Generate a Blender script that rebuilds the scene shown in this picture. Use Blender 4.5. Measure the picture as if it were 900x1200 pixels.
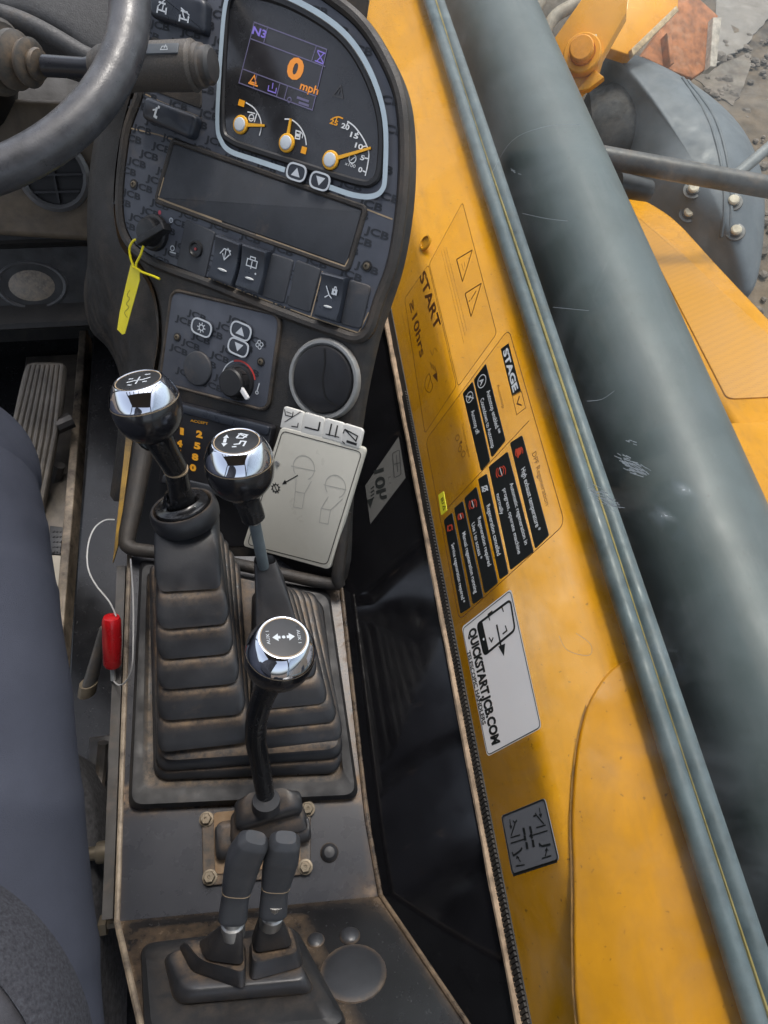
import bpy, bmesh, math, random
from mathutils import Vector as V, Matrix, noise as mnoise
random.seed(7)
for o in list(bpy.data.objects): bpy.data.objects.remove(o)
SC = bpy.context.scene
COL = SC.collection

# ------------------------------------------------------------------ camera
F = 826.0                      # focal length in photo pixels (900 x 1200)
Yc = V((-.297, 1.852, -1)).normalized()
Dn = V((-.0847, -.553, -1)); Dn = (Dn - Yc * Dn.dot(Yc)).normalized()
Zc = -Dn; Xc = Yc.cross(Zc)
ROT = Matrix((Xc, Yc, Zc))     # camera -> world
CAM = V((0, 0, 1.0))
cd = bpy.data.cameras.new("camera"); cam = bpy.data.objects.new("camera", cd); COL.objects.link(cam)
cam.matrix_world = Matrix.Translation(CAM) @ ROT.to_4x4()
cd.sensor_fit = 'VERTICAL'; cd.sensor_height = 36; cd.sensor_width = 27; cd.lens = F / 1200 * 36
cd.clip_start = .01; cd.clip_end = 400
SC.camera = cam
# ------------------------------------------------------------------ sky, sun, exposure
SUN_EL, SUN_AZ = math.radians(66), math.radians(28)      # azimuth from +Y (cab forward) towards +X
w = bpy.data.worlds.new("World"); SC.world = w; w.use_nodes = True
nt = w.node_tree; bg = nt.nodes['Background']
sk = nt.nodes.new('ShaderNodeTexSky'); sk.sky_type = 'NISHITA'; sk.sun_disc = False
sk.sun_elevation = SUN_EL; sk.sun_rotation = SUN_AZ; sk.air_density = 1.0; sk.dust_density = 4.0; sk.ozone_density = 1.0
hs = nt.nodes.new('ShaderNodeHueSaturation'); hs.inputs['Saturation'].default_value = .5      # thin white haze
nt.links.new(sk.outputs[0], hs.inputs['Color']); nt.links.new(hs.outputs[0], bg.inputs[0]); bg.inputs[1].default_value = .15
sl = bpy.data.lights.new("sun", 'SUN'); sl.energy = .75; sl.angle = math.radians(8); sl.color = (1, .95, .87)
so = bpy.data.objects.new("sun", sl); COL.objects.link(so)
sd = V((math.sin(SUN_AZ) * math.cos(SUN_EL), math.cos(SUN_AZ) * math.cos(SUN_EL), math.sin(SUN_EL)))
so.rotation_euler = (-sd).to_track_quat('-Z', 'Y').to_euler(); so.location = sd * 20
vs = SC.view_settings; vs.view_transform = 'Standard'; vs.look = 'None'; vs.gamma = 1; vs.exposure = 1.05
vs.use_curve_mapping = False
SC.render.engine = 'CYCLES'

# ------------------------------------------------------------------ measuring helpers
def ray(x, y): return ROT @ V(((x - 450) / F, (600 - y) / F, -1.0))
def W(x, y, d): return CAM + ray(x, y) * d
def HZ(x, y, z):
    r = ray(x, y); return CAM + r * ((z - 1.0) / r.z)
class Plane:
    def __init__(s, o, n, u):
        s.o = V(o); s.n = V(n).normalized(); u = V(u); s.u = (u - s.n * u.dot(s.n)).normalized(); s.v = s.n.cross(s.u)
    def at(s, p, h=0):
        r = ray(p[0], p[1]); o = s.o + s.n * h
        return CAM + r * ((o - CAM).dot(s.n) / r.dot(s.n))
    def loc(s, p, h=0):
        q = s.at(p, h) - s.o; return V((q.dot(s.u), q.dot(s.v)))
    def pt(s, q, h=0): return s.o + s.u * q[0] + s.v * q[1] + s.n * h
    def L(s, ps, h=0): return [s.loc(p, h) for p in ps]

# ------------------------------------------------------------------ materials
MATS = {}
def lin(c):
    return tuple(((x / 255) / 12.92 if x / 255 < .04045 else ((x / 255 + .055) / 1.055) ** 2.4) for x in c)
DUST = (.25, .18, .115)
def mat(name, col, rough=.5, metal=0., dust=0., dscale=14., bump=0., bscale=400., var=.15, vscale=30., spec=.5,
        dustcol=DUST, coat=0., scratch=0., stretch=None, rvar=.15, speck=None, streak=0.):
    if name in MATS: return MATS[name]
    m = bpy.data.materials.new(name); m.use_nodes = True; MATS[name] = m
    t = m.node_tree; N = t.nodes; Lk = t.links.new; b = N['Principled BSDF']
    b.inputs['Metallic'].default_value = metal; b.inputs['Specular IOR Level'].default_value = spec
    if coat: b.inputs['Coat Weight'].default_value = coat; b.inputs['Coat Roughness'].default_value = .12
    geo = N.new('ShaderNodeNewGeometry')
    src = geo.outputs['Position']
    if stretch:
        mp = N.new('ShaderNodeMapping'); Lk(src, mp.inputs[0]); mp.inputs['Scale'].default_value = stretch; src = mp.outputs[0]
    def noise(sc, det=4, rough_=.6, dist=0.):
        n = N.new('ShaderNodeTexNoise'); n.inputs['Scale'].default_value = sc; n.inputs['Detail'].default_value = det
        n.inputs['Roughness'].default_value = rough_; n.inputs['Distortion'].default_value = dist
        Lk(src, n.inputs['Vector']); return n.outputs[0]
    def rng(o, a, b_, c=0., d=1.):
        r = N.new('ShaderNodeMapRange'); Lk(o, r.inputs[0])
        for i, x in enumerate((a, b_, c, d)): r.inputs[i + 1].default_value = x
        return r.outputs[0]
    def math_(op, a, b_):
        r = N.new('ShaderNodeMath'); r.operation = op; r.use_clamp = True
        for i, x in enumerate((a, b_)):
            if isinstance(x, float): r.inputs[i].default_value = x
            else: Lk(x, r.inputs[i])
        return r.outputs[0]
    def mix(f, a, b_):
        r = N.new('ShaderNodeMix'); r.data_type = 'RGBA'
        if isinstance(f, float): r.inputs[0].default_value = f
        else: Lk(f, r.inputs[0])
        for i, x in ((6, a), (7, b_)):
            if isinstance(x, tuple): r.inputs[i].default_value = (*x[:3], 1)
            else: Lk(x, r.inputs[i])
        return r.outputs[2]
    lo = tuple(max(0, c * (1 - var)) for c in col); hi = tuple(min(1, c * (1 + var)) for c in col)
    c = mix(rng(noise(vscale, 6), .3, .7), lo, hi)
    rg = rng(noise(vscale * 1.7, 5), .3, .7, max(.02, rough - rvar), min(1, rough + rvar)) if rvar else None
    # dust that lies where the mesh says so (attribute) and in patches
    at = N.new('ShaderNodeAttribute'); at.attribute_name = 'dust'
    n1 = rng(noise(dscale * 4, 8, .75), .36, .66)
    f = math_('MULTIPLY', at.outputs['Fac'], n1)
    if dust:
        n2 = rng(noise(dscale, 8, .72, .4), .62 - .35 * dust, .98 - .35 * dust)
        n3 = math_('MULTIPLY', n2, min(1., .35 + dust))
        f = math_('MAXIMUM', f, n3)
    c = mix(f, c, dustcol)
    if streak:      # long dirty streaks along the machine
        mp2 = N.new('ShaderNodeMapping'); Lk(geo.outputs['Position'], mp2.inputs[0]); mp2.inputs['Scale'].default_value = (1, .12, 1)
        n5 = N.new('ShaderNodeTexNoise'); n5.inputs['Scale'].default_value = 42; n5.inputs['Detail'].default_value = 7; n5.inputs['Roughness'].default_value = .7; Lk(mp2.outputs[0], n5.inputs['Vector'])
        c = mix(rng(n5.outputs[0], .5, .72, 0., streak), c, dustcol)
    if speck:
        c = mix(rng(noise(speck, 2, .5), .70, .74, 0., .7), c, tuple(x * .45 for x in dustcol))
    if scratch:
        n4 = rng(noise(bscale * .4, 3, .5, 2.), .66, .72, 0., scratch)
        c = mix(n4, c, tuple(min(1, x * 2.2 + .08) for x in col))
    Lk(c, b.inputs['Base Color'])
    if rg:
        r2 = math_('MAXIMUM', rg, math_('MULTIPLY', f, .9)); Lk(r2, b.inputs['Roughness'])
    else: b.inputs['Roughness'].default_value = rough
    if bump:
        bp = N.new('ShaderNodeBump'); bp.inputs['Strength'].default_value = bump; bp.inputs['Distance'].default_value = .0006
        Lk(noise(bscale, 3), bp.inputs['Height']); Lk(bp.outputs[0], b.inputs['Normal'])
    return m
def flat(name, col, rough=.5, emit=0.):
    if name in MATS: return MATS[name]
    m = bpy.data.materials.new(name); m.use_nodes = True; MATS[name] = m
    b = m.node_tree.nodes['Principled BSDF']; b.inputs['Base Color'].default_value = (*col, 1); b.inputs['Roughness'].default_value = rough
    if emit:
        b.inputs['Emission Color'].default_value = (*col, 1); b.inputs['Emission Strength'].default_value = emit
    return m

# ------------------------------------------------------------------ mesh builder
class MB:
    def __init__(s): s.v = []; s.f = []; s.m = []; s.d = []
    def add(s, vs, fs, m=0, d=None):
        o = len(s.v); s.v += [V(p) for p in vs]; s.d += (d if d else [0.] * len(vs))
        s.f += [[i + o for i in f] for f in fs]; s.m += [m] * len(fs); return s
    def loft(s, rings, cap0=True, cap1=True, m=0, d=None, closed=True, wrap=False):
        n = len(rings[0]); vs = [p for r in rings for p in r]; fs = []; k = len(rings)
        for i in range(k if wrap else k - 1):
            a = i * n; b = ((i + 1) % k) * n
            for j in range(n if closed else n - 1):
                jj = (j + 1) % n; fs.append((a + j, a + jj, b + jj, b + j))
        if not wrap:
            if cap0: fs.append(tuple(reversed(range(n))))
            if cap1: fs.append(tuple(range((k - 1) * n, k * n)))
        dd = None
        if d: dd = [x for x, r in zip(d, rings) for _ in r]
        return s.add(vs, fs, m, dd)
    def slab(s, pl, poly, h0, h1, bev=0., m=0, d=0., mtop=None):
        if area(poly) < 0: poly = poly[::-1]
        R = [[pl.pt(q, h0) for q in poly]]
        if bev:
            for k in range(4):
                a = k / 3 * math.pi / 2; q = offset(poly, bev * (1 - math.cos(a)))
                R.append([pl.pt(x, h1 - bev + bev * math.sin(a)) for x in q])
        else: R.append([pl.pt(q, h1) for q in poly])
        s.loft(R, m=m, d=[d] * len(R))
        if mtop is not None: s.m[-1] = mtop
        return s
    def ring(s, pl, outer, inner, h0, h1, m=0, bev=.0, d=0.):       # frame: outer and inner have equal counts
        if area(outer) < 0: outer = outer[::-1]
        if area(inner) < 0: inner = inner[::-1]
        b = bev
        R = [[pl.pt(q, h0) for q in outer], [pl.pt(q, h1 - b) for q in outer]]
        if b: R += [[pl.pt(q, h1) for q in offset(outer, b)], [pl.pt(q, h1) for q in offset(inner, -b)]]
        R += [[pl.pt(q, h1 - b) for q in inner], [pl.pt(q, h0) for q in inner]]
        return s.loft(R, m=m, d=[d] * len(R), wrap=True)
    def stroke(s, pl, pts, wd, h, m=0, closed=False):
        pts = [V(p) for p in pts]; n = len(pts); Lf = []; Rt = []
        for i in range(n):
            a = pts[(i - 1) % n] if (closed or i > 0) else pts[i]; c = pts[(i + 1) % n] if (closed or i < n - 1) else pts[i]
            b = pts[i]; d1 = (b - a); d2 = (c - b)
            d1 = d1.normalized() if d1.length > 1e-9 else d2.normalized(); d2 = d2.normalized() if d2.length > 1e-9 else d1
            t = (d1 + d2); t = t.normalized() if t.length > 1e-6 else d1
            nn = V((-t.y, t.x)); k = 1 / max(.45, nn.dot(V((-d1.y, d1.x))))
            Lf.append(pl.pt(b + nn * wd / 2 * k, h)); Rt.append(pl.pt(b - nn * wd / 2 * k, h))
        fs = [(n + i, n + (i + 1) % n, (i + 1) % n, i) for i in range(n if closed else n - 1)]
        return s.add(Lf + Rt, fs, m)
    def fill(s, pl, poly, h, m=0):
        if area(poly) < 0: poly = poly[::-1]
        return s.add([pl.pt(q, h) for q in poly], [tuple(range(len(poly)))], m)
    def tube(s, pts, rad, n=14, m=0, caps=True, d=None, flat_=None, smooth=0, up=None, box_=2.):
        pts = [V(p) for p in pts]
        if not isinstance(rad, (list, tuple)): rad = [rad] * len(pts)
        if smooth: pts, rad = cat(pts, smooth, rad)
        k = len(pts); T = [(pts[min(i + 1, k - 1)] - pts[max(i - 1, 0)]).normalized() for i in range(k)]
        a = V(up) if up else (V((0, 0, 1)) if abs(T[0].z) < .9 else V((1, 0, 0)))
        u = (a - T[0] * a.dot(T[0])).normalized(); R = []
        for i in range(k):
            u = (u - T[i] * u.dot(T[i])).normalized(); vv = T[i].cross(u)
            e = flat_ or 1.
            sg = lambda x: math.copysign(abs(x) ** (2 / box_), x)
            R.append([pts[i] + (u * sg(math.cos(2 * math.pi * j / n)) + vv * sg(math.sin(2 * math.pi * j / n)) * e) * rad[i] for j in range(n)])
        if d and not isinstance(d, list): d = [d] * k
        return s.loft(R, caps, caps, m, d)
    def lathe(s, c, ax, prof, n=32, m=0, d=None, u=None, ey=1., mats=None, cap0=True, cap1=True):
        ax = V(ax).normalized(); a = V(u) if u else (V((0, 0, 1)) if abs(ax.z) < .9 else V((1, 0, 0)))
        uu = (a - ax * a.dot(ax)).normalized(); vv = ax.cross(uu)
        R = [[V(c) + ax * z + (uu * math.cos(2 * math.pi * j / n) + vv * math.sin(2 * math.pi * j / n) * ey) * max(r, 1e-5) for j in range(n)] for r, z in prof]
        f0 = len(s.f); s.loft(R, cap0, cap1, m, d)
        if mats:
            for i in range(len(prof) - 1):
                for j in range(n): s.m[f0 + i * n + j] = mats[i]
            if cap1: s.m[-1] = mats[-1]
        return s
    def box(s, c, a, b, d_, m=0, bev=0.):                                # centre and three half-vectors
        c, a, b, d_ = V(c), V(a), V(b), V(d_)
        pl = Plane(c, a.cross(b), a)
        q = [V((-a.length, -b.length)), V((a.length, -b.length)), V((a.length, b.length)), V((-a.length, b.length))]
        return s.slab(pl, q, -d_.length, d_.length, bev, m)
    def quadprism(s, P, off, m=0):                                        # polygon in 3D pushed along a vector
        return s.loft([[V(p) + V(off) for p in P], [V(p) for p in P]], m=m)
    def text(s, pl, txt, p0, p1, hgt=None, h=0., m=0, bold=.0, flip=False):
        vs, fs, x0, x1, y0 = glyphs(txt, bold)
        p0 = V(p0); p1 = V(p1); d = p1 - p0; sx = d.length / (x1 - x0); d.normalize(); up = V((-d.y, d.x))
        if flip: up = -up
        sy = hgt / .73 if hgt else sx
        P = [pl.pt(p0 + d * (x - x0) * sx + up * y * sy, h) for x, y in vs]
        return s.add(P, [tuple(reversed(f)) for f in fs] if flip else fs, m)
    def build(s, name, mats, parent=None, smooth=True, angle=35, label=None, cat_=None, group=None, kind=None):
        me = bpy.data.meshes.new(name)
        c = V((0, 0, 0))
        for p in s.v: c += p
        c /= max(1, len(s.v))
        me.from_pydata([p - c for p in s.v], [], s.f); me.validate()
        mats = mats if isinstance(mats, (list, tuple)) else [mats]
        for x in mats: me.materials.append(x)
        if len(mats) > 1 and len(me.polygons) == len(s.m): me.polygons.foreach_set('material_index', s.m)
        if any(s.d):
            a = me.attributes.new('dust', 'FLOAT', 'POINT'); a.data.foreach_set('value', s.d)
        if smooth:
            me.polygons.foreach_set('use_smooth', [True] * len(me.polygons)); me.set_sharp_from_angle(angle=math.radians(angle))
        me.update()
        o = bpy.data.objects.new(name, me); COL.objects.link(o)
        o.location = c
        WL[o] = c
        if parent: o.parent = parent; o.location = c - WL[parent]
        tag(o, label, cat_, group, kind)
        return o
WL = {}
def tag(o, label=None, cat_=None, group=None, kind=None):
    if label: o['label'] = label
    if cat_: o['category'] = cat_
    if group: o['group'] = group
    if kind: o['kind'] = kind
    return o
def thing(name, label, cat_, loc, group=None):
    o = bpy.data.objects.new(name, None); COL.objects.link(o); o.location = V(loc); WL[o] = V(loc); o.empty_display_size = .02
    return tag(o, label, cat_, group)
_G = {}
def glyphs(txt, bold=0.):
    k = (txt, bold)
    if k not in _G:
        cu = bpy.data.curves.new('t', 'FONT'); cu.body = txt; cu.offset = bold; cu.resolution_u = 3; cu.fill_mode = 'FRONT'
        o = bpy.data.objects.new('t', cu); COL.objects.link(o)
        dg = bpy.context.evaluated_depsgraph_get(); me = bpy.data.meshes.new_from_object(o.evaluated_get(dg))
        vs = [(p.co.x, p.co.y) for p in me.vertices]; fs = [tuple(p.vertices) for p in me.polygons]
        xs = [p[0] for p in vs]
        if me.polygons and me.polygons[0].normal.z < 0: fs = [tuple(reversed(f)) for f in fs]
        _G[k] = (vs, fs, min(xs), max(xs), 0.)
        bpy.data.objects.remove(o); bpy.data.meshes.remove(me); bpy.data.curves.remove(cu)
    return _G[k]
def area(P): return sum(P[i][0] * P[(i + 1) % len(P)][1] - P[(i + 1) % len(P)][0] * P[i][1] for i in range(len(P))) / 2
def offset(P, d):                                                         # inset of a counter-clockwise polygon
    n = len(P); out = []
    for i in range(n):
        a, b, c = V(P[i - 1]), V(P[i]), V(P[(i + 1) % n]); d1 = b - a; d2 = c - b
        if d1.length < 1e-9: d1 = d2
        if d2.length < 1e-9: d2 = d1
        n1 = V((-d1.y, d1.x)).normalized(); n2 = V((-d2.y, d2.x)).normalized(); nn = n1 + n2
        nn = nn.normalized() if nn.length > 1e-6 else n1
        out.append(b + nn * d / max(.5, nn.dot(n1)))
    return out
def rrect(P, r, seg=5):
    P = [V(p) for p in P]; n = len(P); out = []
    for i in range(n):
        a, b, c = P[i - 1], P[i], P[(i + 1) % n]
        ri = r[i] if isinstance(r, (list, tuple)) else r
        ra = min(ri, (a - b).length * .48); rc = min(ri, (c - b).length * .48)
        s = b + (a - b).normalized() * ra; e = b + (c - b).normalized() * rc
        for k in range(seg + 1):
            t = k / seg; out.append(s * (1 - t) ** 2 + b * 2 * t * (1 - t) + e * t * t)
    return out
def cat(P, sub, rad=None, closed=False):
    n = len(P); out = []; ro = []
    for i in range(n if closed else n - 1):
        g = lambda k: P[k % n] if closed else P[max(0, min(n - 1, k))]
        p0, p1, p2, p3 = g(i - 1), g(i), g(i + 1), g(i + 2)
        for j in range(sub):
            t = j / sub
            out.append(.5 * ((2 * p1) + (p2 - p0) * t + (2 * p0 - 5 * p1 + 4 * p2 - p3) * t * t + (3 * p1 - p0 - 3 * p2 + p3) * t ** 3))
            if rad: ro.append(rad[i] * (1 - t) + rad[(i + 1) % n] * t)
    if not closed:
        out.append(P[-1]);  ro.append(rad[-1] if rad else 0)
    return (out, ro) if rad else out
def curve2(pl, px, h=0, sub=5, closed=True): return cat(pl.L(px, h), sub, closed=closed)
def circ(c, r, n=28, a0=0, a1=2 * math.pi, closed=True):
    return [V((c[0] + r * math.cos(a0 + (a1 - a0) * i / (n if closed else n - 1)), c[1] + r * math.sin(a0 + (a1 - a0) * i / (n if closed else n - 1)))) for i in range(n)]
def inside(p, P):
    r = False
    for i in range(len(P)):
        a, b = P[i - 1], P[i]
        if (a[1] > p[1]) != (b[1] > p[1]) and p[0] < (b[0] - a[0]) * (p[1] - a[1]) / (b[1] - a[1]) + a[0]: r = not r
    return r
def axis(px, deg, ang):
    """direction whose picture at pixel px points along ang (degrees, counter-clockwise from right) and that makes deg with the line of sight"""
    t = -ray(*px).normalized(); a = math.radians(ang)
    s = ROT @ V((math.cos(a), math.sin(a), 0)); s = (s - t * s.dot(t)).normalized()
    d = math.radians(deg); return (t * math.cos(d) + s * math.sin(d)).normalized()

# ------------------------------------------------------------------ palette
PLASTIC = mat('dash_plastic', (.024, .023, .022), .5, dust=.36, dscale=9, bump=.9, bscale=900, var=.3, dustcol=(.17, .125, .085))
PLASTIC2 = mat('black_plastic', (.014, .014, .015), .45, dust=.12, dscale=20, bump=.15, bscale=700, var=.3)
FASCIA = mat('fascia_film', (.068, .075, .094), .5, dust=.10, dscale=25, var=.15)
FPRINT = flat('fascia_print', (.015, .018, .024), .6)
SWITCH = mat('switch_plastic', (.026, .031, .042), .36, dust=.06, var=.12)
GREYPANEL = mat('grey_insert', (.042, .046, .054), .6, dust=.14, dscale=18, var=.15, bump=.25, bscale=1200)
RUBBER = mat('rubber', (.024, .025, .028), .42, dust=.05, dscale=22, var=.3, bump=.12, bscale=500, dustcol=(.20, .135, .08))
GRIP = mat('grip_rubber', (.036, .038, .043), .5, dust=.08, dscale=30, var=.2, bump=.1)
CHROME = mat('chrome', (.66, .69, .76), .045, metal=1, var=.02, rvar=.02)
STEEL = mat('steel', (.45, .45, .44), .35, metal=1, dust=.25, dscale=60, var=.2)
ZINC = mat('zinc_bolt', (.15, .125, .09), .5, metal=.5, dust=.35, dscale=60, var=.25)
SEAM = mat('seam_dirt', (.33, .25, .16), .8, var=.2)
GLOSSBLK = mat('gloss_black', (.005, .005, .006), .11, var=.3, rvar=.04, dust=.02, dscale=40, dustcol=(.12, .09, .07))
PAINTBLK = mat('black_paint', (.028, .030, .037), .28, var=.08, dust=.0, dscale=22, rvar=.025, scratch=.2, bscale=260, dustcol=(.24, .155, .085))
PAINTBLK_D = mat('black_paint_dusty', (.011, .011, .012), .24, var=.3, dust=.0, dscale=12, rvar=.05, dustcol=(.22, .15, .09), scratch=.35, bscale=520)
EDGE = mat('worn_edge', (.36, .29, .21), .55, var=.4, dust=.85, dscale=34, dustcol=(.05, .04, .035))
LBLUE = mat('pale_blue_print', (.40, .49, .55), .5, var=.08)
WHITE = flat('white_print', (.78, .80, .82), .5)
ICON = flat('grey_white_icon', (.52, .56, .60), .5)
BLACKP = flat('black_print', (.012, .012, .012), .45)
GREYP = flat('faint_print', (.42, .41, .37), .6)
ORANGE_P = flat('orange_print', (.90, .42, .03), .5)
SILVER = mat('silver_plastic', (.26, .265, .26), .40, metal=.2, var=.15, dust=.18, dscale=40)
CREAM = mat('cream_card', (.60, .58, .50), .38, var=.06, dust=.12, dscale=14, dustcol=(.40, .34, .24), vscale=12)
CARDW = mat('white_tab', (.74, .73, .68), .4, var=.05)
YELLOWTAG = mat('yellow_tag', (.85, .72, .01), .4, var=.06)
REDPL = mat('red_plastic', (.50, .012, .016), .25, var=.15)
WIRE = flat('steel_wire', (.55, .55, .54), .35)
YPAINT = mat('yellow_paint', (.60, .258, .0), .30, var=.10, vscale=6, dust=.22, dscale=22, dustcol=(.30, .13, .010), spec=.18, scratch=.18, bscale=220, streak=.40, speck=150)
YPAINT2 = mat('yellow_paint_dusty', (.54, .225, .0), .42, var=.16, vscale=9, spec=.16, speck=120, streak=.35, dust=.42, dscale=10, dustcol=(.33, .15, .02))
BOOMP = mat('boom_paint', (.074, .094, .096), .46, var=.14, rvar=.05, vscale=9, streak=.35, speck=110, dust=.10, dscale=60, dustcol=(.13, .14, .14), scratch=.06, bscale=160)
HOSE = mat('hose_rubber', (.085, .112, .122), .45, var=.3, vscale=30, dust=.25, dscale=22, dustcol=(.20, .20, .17))
FENDER = mat('fender_plastic', (.095, .108, .120), .55, var=.16, vscale=9, dust=.22, dscale=8, dustcol=(.19, .18, .165))
DARKSTEEL = mat('dark_steel', (.055, .052, .050), .42, var=.4, dust=.35, dscale=20, dustcol=(.20, .14, .09))
RUST = mat('rust', (.36, .13, .045), .75, var=.45, vscale=25, dust=.3, dscale=14, dustcol=(.45, .33, .22))
TROUSER = mat('trouser_cloth', (.056, .061, .082), .85, var=.22, vscale=6, bump=.9, bscale=1500, spec=.2)
JACKET = mat('jacket_cloth', (.058, .058, .066), .9, var=.3, vscale=40, bump=.6, bscale=900, spec=.2)
RIB = mat('ribbed_hem', (.050, .051, .060), .9, var=.4, vscale=500, bump=.8, bscale=1600, spec=.2)
RUBBERB = mat('rubber_flange', (.012, .0125, .014), .58, dust=.10, dscale=30, var=.3, bump=.12, bscale=500, dustcol=(.16, .11, .065))
SEATC = mat('seat_cloth', (.075, .075, .08), .95, var=.4, vscale=200, bump=.6, bscale=1200, spec=.1)

# ------------------------------------------------------------------ planes the machine is made of
ND = V((-.5487, -.5394, .6387))
D = Plane(W(300, 250, .62), ND, (1, 0, 0))
_u = D.at((425, 240)) - D.at((197, 165)); D = Plane(W(300, 250, .62), ND, _u)
ZC = .37
CT = Plane((0, 0, ZC), (0, 0, 1), (1, 0, 0))                       # console top
SILL = W(535, 800, .60)
GU = V((.4078, 0, .9131)).normalized()
G = Plane((SILL.x, 0, SILL.z), V((-GU.z, 0, GU.x)), (0, -1, 0))     # side window, u = backwards, v = up
PXD = .62 / F; PXG = .62 / F

# ================================================================== ROOM: floor, bulkhead, ground, roof
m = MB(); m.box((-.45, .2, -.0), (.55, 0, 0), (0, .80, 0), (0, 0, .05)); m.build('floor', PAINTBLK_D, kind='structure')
ground = MB()
gx = [-30, -8, -3, 0] + [i * .25 for i in range(1, 25)] + [8, 15, 40, 150]; gy = [-30, -6, 0] + [i * .25 for i in range(1, 25)] + [9, 16, 40, 150]
gv = []
for y in gy:
    for x in gx:
        z = -1.05 + (random.uniform(-.02, .02) if 0 < x < 6 and 0 < y < 7 else 0)
        gv.append((x, y, z))
nx = len(gx)
ground.add(gv, [(j * nx + i, j * nx + i + 1, (j + 1) * nx + i + 1, (j + 1) * nx + i) for j in range(len(gy) - 1) for i in range(nx - 1)])
GROUND = mat('yard_ground', (.105, .075, .048), .9, dust=.5, dscale=3.5, var=.6, vscale=9, dustcol=(.16, .135, .11), bump=1., bscale=60)
ground.build('ground', GROUND, kind='structure')

# front bulkhead: one profile (forward, up) drawn out across the cab
def prof(px, d): q = W(px[0], px[1], d); return (q.y, q.z)
fl = HZ(60, 398, .05)
bul = thing('bulkhead', 'front wall of the footwell coloured dark for its shade, with dusty brown shelf below the steering wheel', 'bulkhead', (-.45, fl.y, .05))
Pf = [(fl.y, .05), (fl.y + .005, .09)]
q = W(60, 372, .99); Pf.append((q.y - .02, q.z)); Pf += [(q.y - .022, q.z + .004), (q.y - .018, q.z + .010), (q.y + .012, q.z + .014)]
q = W(60, 290, .955); Pf.append((q.y, q.z))
q2 = W(60, 284, .93); Pf += [(q2.y, q2.z), (q2.y, q2.z + .006)]
q3 = W(60, 190, .90); Pf.append((q3.y, q3.z)); q4 = W(60, 105, .90); Pf.append((q4.y, q4.z)); Pf += [(q4.y + .1, q4.z + .02), (q4.y + .1, .02), (fl.y + .1, .05)]
m = MB(); xs = [-1.0, -.12]
m.loft([[V((x, a, b)) for a, b in Pf] for x in xs]); m.build('wall_panel', mat('bulkhead_shaded_plastic', (.014, .013, .012), .55, dust=.28, dscale=7, dustcol=(.13, .10, .07), var=.3, bump=.3), bul)  # shade below the shelf is put into this dark base colour
# upper dusty panel with a round air outlet
BP = Plane(W(60, 210, .875), V((.05, -.80, .60)), (1, 0, 0))
m = MB(); m.slab(BP, rrect(BP.L([(-220, 262), (-200, 110), (112, 118), (128, 284)]), .02), -.03, .0, .008, d=.35)
m.build('shelf_panel', mat('dusty_panel', (.075, .060, .044), .6, dust=.7, dscale=8, dustcol=(.20, .15, .095), var=.25, bump=.3), bul)
def air_outlet(pl, c, R, parent, tilt=0.):
    cc = pl.loc(c)
    m = MB(); m.ring(pl, circ(cc, R), circ(cc, R * .80), 0, .010, bev=.004); o = m.build('outlet_ring', mat('outlet_plastic', (.10, .10, .10), .35, dust=.15), parent)
    m = MB(); m.slab(pl, circ(cc, R * .8), -.001, .0015); m.build('outlet_throat', flat('outlet_black', (.004, .004, .004), .6), o)
    m = MB()
    for k in (-.45, 0, .45):
        hw = math.sqrt(.78 ** 2 - k * k) * R
        m.box(pl.pt((cc.x, cc.y + k * R), .004), pl.u * hw, pl.v * .0012, pl.n * .003)
    m.box(pl.pt(cc, .004), pl.u * .0012, pl.v * R * .76, pl.n * .002)
    m.build('outlet_vane', PLASTIC2, o)
air_outlet(BP, (64, 205), 39 * .9 / F, bul)
# low outlet below the shelf: ring round a dusty clear cap
_a, _b = W(38, 372, .99), W(38, 290, .955); BL = Plane(_a.lerp(_b, .46), V((0, -(_b.z - _a.z), _b.y - _a.y)) if (_b.y - _a.y) > 0 else V((0, _b.z - _a.z, -(_b.y - _a.y))), (1, 0, 0))
if BL.n.dot(CAM - BL.o) < 0: BL = Plane(BL.o, -BL.n, (1, 0, 0))
cc = BL.loc((38, 334))
m = MB(); el_ = lambda r_: [V((p.x, cc.y + (p.y - cc.y) * .68)) for p in circ(cc, r_)]
m.ring(BL, el_(.048), el_(.041), -.006, .006, bev=.0025); o = m.build('outlet_ring', mat('outlet_plastic', (.10, .10, .10), .35), bul)
m = MB(); m.lathe(BL.pt(cc, -.004), BL.n, [(.041, 0), (.038, .005), (.028, .008), (.010, .009), (0, .009)], n=24, d=[.9] * 5, u=BL.u, ey=.68)
m.build('outlet_cap', mat('dusty_cap', (.12, .105, .085), .45, dust=.6, dscale=40, dustcol=(.32, .26, .19), var=.5), o)

# floor things
tun = thing('floor_step', 'black worn steel step along the floor between pedal and control console', 'step', HZ(100, 550, .05))
a0, a1 = HZ(113, 418, .08), HZ(73, 760, .08)
m = MB(); X0 = (HZ(110, 430, .16).x + HZ(84, 650, .16).x) / 2
m.box((X0 + .10, .25, .105), (.10, 0, 0), (0, .61, 0), (0, 0, .055), bev=.006); m.build('step_body', PAINTBLK_D, tun)
m = MB(); X1 = (HZ(104, 430, .07).x + HZ(74, 690, .07).x) / 2
m.box((X1, .24, .07), (.006, 0, 0), (0, .64, 0), (0, 0, .022), bev=.002, m=0); m.build('step_lip', EDGE, tun)
m = MB(); m.box((X1 - .05, .42, .052), (.05, 0, 0), (0, .44, 0), (0, 0, .006), bev=.002); m.build('floor_plate', mat('dusty_steel', (.055, .048, .042), .5, dust=.62, dscale=9, dustcol=(.20, .165, .125), var=.5), tun)
yl = [W(148, 508, .70), W(156, 508, .70), W(138, 640, .67), W(132, 660, .67)]
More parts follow.
